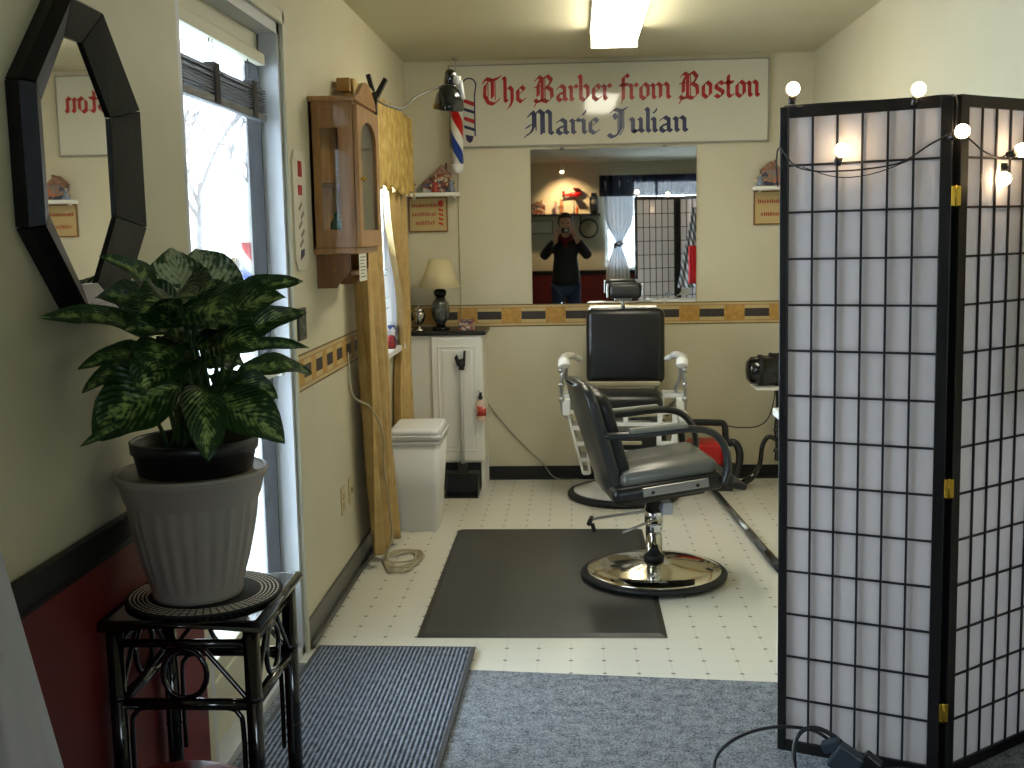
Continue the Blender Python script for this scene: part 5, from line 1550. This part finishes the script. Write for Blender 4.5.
# ================================================================== BEHIND THE CAMERA, seen in the back wall mirror
bm = B(); bb(bm, (-.97, YF + .001, 1.735), (.39, YF + .24, 1.765), .003); 
for x in (-.8, .1): prism(bm, [(x, YF + .001, 1.735), (x, YF + .18, 1.735), (x, YF + .001, 1.60)], (.02, 0, 0))
tag(obj('display_shelf', bm, BLACK_LACQ), 'black display shelf on the wall behind the photographer, seen in the mirror', 'shelf')
zz = 1.766
cottage((-.50, YF + .12, zz), .22, .20, 'brick_a', 'brown ceramic building at the far end of the display shelf in the mirror')
for k, (x, h, c) in enumerate(((-.24, .20, C(150, 60, 40)), (-.16, .24, C(170, 90, 60)), (.06, .12, C(190, 90, 40)))):
    figurine((x, YF + .13, zz), h, c, ['short dark red figurine beside the ceramic building on the display shelf', 'tallest figurine on the display shelf in the mirror', 'low orange figurine in front of the red toy plane on the display shelf'][k])
t = thing('toy_biplane', 'red toy biplane standing on the display shelf in the mirror', 'toy plane', (.02, YF + .08, zz))
bm = B(); tube(bm, [(-.16, 0, .26), (0, 0, .28), (.10, 0, .30)], [.01, .03, .035], 12); obj('fuselage', bm, SIGNRED, t)
bm = B(); box(bm, (.03, 0, .36), (.09, .24, .008), None, .003); box(bm, (.03, 0, .25), (.09, .24, .008), None, .003); box(bm, (-.15, 0, .28), (.04, .10, .008)); box(bm, (-.15, 0, .30), (.04, .006, .05)); obj('wings', bm, SIGNRED, t)
bm = B(); tube(bm, [(0, 0, 0), (0, 0, .26)], .006, 8); lathe(bm, [(0, 0), (.05, 0), (.05, .008), (0, .01)], seg=20); obj('display_stand', bm, BLACK_PLASTIC, t)
t = thing('mantel_clock', 'black boxy clock at the right end of the display shelf', 'clock', (.30, YF + .12, zz))
bm = B(); box(bm, (0, 0, .13), (.12, .10, .26), None, .02); box(bm, (0, 0, .275), (.08, .07, .03), None, .01); obj('case', bm, BLACK_LACQ, t)
bm = B(); lathe(bm, [(0, 0), (.04, 0), (.04, .004), (0, .005)], (0, .05, .16), 24, Matrix.Rotation(R(-90), 3, 'X')); obj('dial', bm, mat('grey_dial', C(120, 120, 116), .4), t)
t = thing('round_wall_clock', 'round wall clock with black rim and cream face under the display shelf', 'clock', (.225, YF, 1.555))
Mx = Matrix.Rotation(R(-90), 3, 'X')
bm = B(); lathe(bm, [(.115, .002), (.135, .004), (.14, .02), (.135, .035), (.118, .035), (.115, .02)], (0, 0, 0), 40, Mx); obj('rim', bm, BLACK_LACQ, t)
bm = B(); lathe(bm, [(0, .03), (.116, .03), (.116, .0365), (0, .037)], (0, 0, 0), 40, Mx); obj('dial', bm, mat('cream_dial', C(214, 206, 170), .4), t)
bm = B(); bb(bm, (-.003, .037, 0), (.003, .040, .08)); bb(bm, (0, .037, -.003), (.06, .040, .003)); obj('hand', bm, BLACK_PLASTIC, t)
t = thing('framed_notice', 'white notice in a thin dark frame under the left end of the display shelf', 'notice', (-.45, YF, 1.49))
bm = B(); bb(bm, (-.16, .001, 0), (.16, .012, .19), .002); obj('frame', bm, BLACK_PLASTIC, t)
bm = B(); bb(bm, (-.15, .011, .01), (.15, .014, .18)); obj('sheet', bm, mat('notice_white', C(226, 222, 206), .6), t)
t = thing('shelf_spotlight', 'small lit spotlight above the display shelf in the mirror', 'spotlight', (-.145, YF + .5, CH))
bm = B(); lathe(bm, [(0, -.012), (.045, -.012), (.05, 0), (0, 0)], seg=20); tube(bm, [(0, 0, -.01), (0, 0, -.06)], .008, 8); lathe(bm, [(.03, -.15), (.032, -.14), (.026, -.07), (0, -.06)], seg=20); obj('housing', bm, WHITE_PAINT, t)
bm = B(); ball(bm, (0, 0, -.150), .026, 12); obj('bulb', bm, BULB, t)
l = bpy.data.lights.new('spot_glow', 'SPOT'); l.energy = 26; l.color = (1, .68, .36); l.spot_size = R(95); l.spot_blend = .8; l.shadow_soft_size = .03
o = bpy.data.objects.new('spot_glow', l); COL.objects.link(o); o.location = (-.145, YF + .5, CH - .19); o.rotation_euler = (R(-42), 0, R(8))
# window dressing
bm = B()
def vf(u, v): return (.38 + u * 1.62, YF + .07 + .018 * sin(u * 95) + .01 * v, 2.30 - .30 * v)
sheet(bm, vf, 140, 10)
tag(obj('window_valance', bm, SHEER_BLACK), 'sheer black valance across the top of the front window behind the camera', 'valance')
bm = B()
def cf(u, v):
    z = 2.22 - 1.62 * v
    wv = math.exp(-((z - 1.32) / .22) ** 2)
    x = (.43 + u * .34) * (1 - wv * .75) + (.66) * wv * .75 if z > .0 else 0
    if z < 1.32: x = (.47 + u * .34) * (1 - wv * .6) + .64 * wv * .6
    else: x = (.45 + u * .42) * (1 - wv * .75) + .66 * wv * .75
    return (x, YF + .045 + .016 * sin(u * 40), z)
sheet(bm, cf, 60, 60)
tag(obj('sheer_curtain', bm, VOILE), 'white sheer curtain tied back with a black band at the front window', 'curtain')
bm = B(); tube(bm, [(.60, YF + .07, 1.33), (.66, YF + .10, 1.30), (.72, YF + .07, 1.335), (.66, YF + .03, 1.36)], .02, 8, True); ball(bm, (.60, YF + .09, 1.31), (.03, .02, .045), 10)
tag(obj('curtain_tie', bm, BLACK_RUBBER), 'black tie band round the white sheer curtain at the front window', 'curtain tie')
# cape, apron and papers behind the screen
bm = B()
def cape(u, v):
    z = 1.70 - .72 * v
    w_ = .05 + .10 * v
    return (1.12 + (u - .5) * 2 * w_ * .8 - .05 * v, 3.135 + (u - .5) * 2 * w_ * .55 + .05 * v + .015 * sin(u * 22), z)
sheet(bm, cape, 50, 30)
def stripes():
    m, nt, p = base('grey_white_striped_cloth', .7)
    X, Y, Z = xyz(nt)
    s = math_node(nt, 'GREATER_THAN', math_node(nt, 'SINE', math_node(nt, 'MULTIPLY', math_node(nt, 'ADD', X, math_node(nt, 'MULTIPLY', Z, .35)), 2 * pi / .035)), 0)
    nt.links.new(mix_node(nt, s, C(70, 72, 78), C(176, 178, 182)), p.inputs['Base Color'])
    return m
tag(obj('barber_cape', bm, stripes(), thick=.003), 'grey and white striped cape hanging on the back of the screen, in the mirror', 'cape')
bm = B()
def apr(u, v): return (1.035 + u * .07 + .008 * sin(u * 20), 3.24 + u * .05 + .012 * sin(u * 17), 1.36 - .34 * v)
sheet(bm, apr, 20, 20)
tag(obj('red_apron', bm, mat('red_cloth', C(190, 20, 34), .7), thick=.003), 'red apron hanging beside the striped cape on the back of the screen', 'apron')
t = thing('side_table', 'small white side table with papers behind the folding screen, in the mirror', 'table', (.90, 3.55, 0))
bm = B(); box(bm, (0, 0, .89), (.50, .34, .025), None, .005); obj('table_top', bm, WHITE_PAINT, t)
for sx in (-1, 1):
    for sy in (-1, 1):
        bm = B(); tube(bm, [(sx * .21, sy * .13, .88), (sx * .22, sy * .14, 0)], [.016, .011], 10); obj('leg', bm, WHITE_PAINT, t)
rr = random.Random(2)
for k in range(4):
    bm = B()
    ph = rr.uniform(0, 6); hh = .03 + .02 * k
    sheet(bm, lambda u, v: ((u - .5) * .11, (v - .5) * .15, .004 + .012 * k + hh * .5 * (1 + sin(u * 5 + ph)) * v), 12, 10)
    tag(obj('crumpled_paper', bm, mat('paper_%d' % k, (C(214, 214, 214), C(190, 194, 200), C(222, 220, 210), C(170, 176, 186))[k], .7), loc=(.72 + k * .12, 3.55, .904), rz=rr.uniform(-.1, .1)),
        ['white crumpled paper at the left end of the side table', 'pale grey paper second from the left on the side table', 'cream paper right of centre on the side table', 'blue-grey paper at the right end of the side table'][k], 'paper')

# ---------------------------------------------------------------- the photographer
t = thing('person', 'person in a black coat and blue jeans holding a camera up, in the mirror', 'person', (-.09, -.27, .007))
def skinned(name, verts, edges, radii, m, parent, root=0, sub=2):
    me = bpy.data.meshes.new(name)
    me.from_pydata(verts, edges, [])
    o = bpy.data.objects.new(name, me)
    COL.objects.link(o)
    o.parent = parent
    me.materials.append(m)
    s = o.modifiers.new('skin', 'SKIN')
    s.use_smooth_shade = True
    for i, v in enumerate(me.skin_vertices[0].data):
        r = radii[i]
        v.radius = r if isinstance(r, tuple) else (r, r)
        v.use_root = (i == root)
    ss = o.modifiers.new('subdivision', 'SUBSURF')
    ss.levels = ss.render_levels = sub
    return o
SKIN = mat('skin', C(206, 160, 132), .5)
COAT = mat('black_coat_cloth', C(22, 22, 26), .7, bump=.2, bscale=60)
JEANS = mat('blue_denim', C(58, 78, 112), .8, col2=C(48, 66, 98), scale=40)
# body (neck, torso, legs) as one surface; coat and jeans over it
bv = [(0, 0, .90), (0, 0, 1.05), (0, -.01, 1.20), (0, -.01, 1.32), (0, 0, 1.40), (0, .01, 1.47), (0, .02, 1.52),
      (-.09, 0, .84), (-.10, .01, .47), (-.10, -.01, .09), (-.11, .09, .03), (.09, 0, .84), (.10, .01, .47), (.10, -.01, .09), (.11, .09, .03),
      (-.17, -.01, 1.34), (-.27, .06, 1.20), (-.10, .17, 1.42), (.17, -.01, 1.34), (.27, .06, 1.20), (.12, .17, 1.42)]
be = [(0, 1), (1, 2), (2, 3), (3, 4), (4, 5), (5, 6), (0, 7), (7, 8), (8, 9), (9, 10), (0, 11), (11, 12), (12, 13), (13, 14), (3, 15), (15, 16), (16, 17), (3, 18), (18, 19), (19, 20)]
brd = [(.15, .10), (.13, .09), (.14, .10), (.13, .09), (.07, .06), .048, .048, .085, .058, .042, .035, .085, .058, .042, .035, .055, .042, .028, .055, .042, .028]
skinned('body', bv, be, brd, SKIN, t)
cv = [(0, 0, .78), (0, 0, 1.00), (0, 0, 1.14), (0, -.01, 1.26), (0, 0, 1.345), (0, .005, 1.42), (-.165, -.01, 1.335), (-.278, .06, 1.195), (-.125, .15, 1.40), (.165, -.01, 1.335), (.278, .06, 1.195), (.145, .15, 1.40)]
skinned('coat', cv, [(0, 1), (1, 2), (2, 3), (3, 4), (4, 5), (4, 6), (6, 7), (7, 8), (4, 9), (9, 10), (10, 11)],
        [(.20, .14), (.185, .13), (.16, .12), (.17, .12), (.13, .10), (.075, .07), .078, .062, .048, .078, .062, .048], COAT, t)
jv = [(0, 0, .88), (-.09, 0, .80), (-.105, .01, .46), (-.105, -.01, .08), (.09, 0, .80), (.105, .01, .46), (.105, -.01, .08)]
skinned('jeans', jv, [(0, 1), (1, 2), (2, 3), (0, 4), (4, 5), (5, 6)], [(.165, .12), .10, .075, .062, .10, .075, .062], JEANS, t)
for s in (-1, 1):
    bm = B(); box(bm, (s * .11, .05, .035), (.09, .26, .07), None, .03, 3); obj('shoe', bm, BLACK_RUBBER, t, smooth=True)
bm = B()     # head with face
q = ball(bm, (0, .045, 1.60), (.076, .096, .112), 28)
for v in q:
    d = v.co - Vector((0, .045, 1.60))
    if d.y > 0 and d.z < -.02: v.co.x *= 1 - .25 * min(1, (-d.z) / .11)
    if d.y > .03: v.co.y -= .010 * (1 if abs(d.z - .005) < .02 and .018 < abs(d.x) < .045 else 0)
ball(bm, (0, .143, 1.585), (.013, .018, .024), 10); ball(bm, (0, .134, 1.548), (.024, .008, .008), 10)
for s in (-1, 1): ball(bm, (s * .078, .04, 1.595), (.012, .02, .032), 10)
obj('head', bm, SKIN, t)
bm = B()
for s in (-1, 1): ball(bm, (s * .031, .128, 1.606), (.013, .01, .009), 10)
obj('eyes', bm, mat('dark_eyes', C(40, 30, 26), .2), t)
bm = B()
q = ball(bm, (0, .022, 1.622), (.094, .112, .115), 24)
for v in q:
    if v.co.y > .09 and v.co.z < 1.66: v.co.y = .06
    if v.co.z < 1.56: v.co.z = 1.53 + (v.co.z - 1.53) * 1.3
obj('hair', bm, mat('dark_brown_hair', C(38, 28, 22), .6, bump=.4, bscale=40), t)
bm = B(); tube(bm, smooth_path([(-.07, .04, 1.43), (0, .085, 1.40), (.07, .04, 1.43), (.05, -.05, 1.46), (-.05, -.05, 1.46)], 5), .03, 10, True); bb(bm, (-.02, .11, 1.32), (.02, .125, 1.41), .01); obj('scarf', bm, mat('red_scarf', C(110, 18, 24), .8), t)
# hands: palm and five fingers each, closing on the camera
for s in (-1, 1):
    hv = [(s * .115, .165, 1.43), (s * .105, .185, 1.48), (s * .088, .20, 1.508)]
    he = [(0, 1), (1, 2)]
    hr = [.026, (.034, .018), (.034, .016)]
    for k in range(4):
        b0 = len(hv)
        z = 1.492 + .017 * k
        hv += [(s * .082, .208 - .002 * k, z), (s * .066, .222, z + .006), (s * (.044 - .003 * (k == 0)), .226, z + .008)]
        he += [(2, b0), (b0, b0 + 1), (b0 + 1, b0 + 2)]
        hr += [.009, .0085, .0075]
    b0 = len(hv)
    hv += [(s * .092, .175, 1.485), (s * .070, .150, 1.485), (s * .050, .148, 1.492)]
    he += [(1, b0), (b0, b0 + 1), (b0 + 1, b0 + 2)]
    hr += [.011, .0095, .0085]
    skinned('hand', hv, he, hr, SKIN, t)
t = thing('compact_camera', 'small black camera held up to the face of the person in the mirror', 'camera', (-.09, -.085, 1.525))
bm = B(); box(bm, (0, 0, 0), (.10, .026, .06), None, .008, 3); obj('camera_body', bm, BLACK_PLASTIC, t)
bm = B(); lathe(bm, [(0, 0), (.024, 0), (.024, .012), (.020, .018), (0, .018)], (.01, .013, 0), 24, Matrix.Rotation(R(-90), 3, 'X')); obj('lens', bm, CHROME, t)
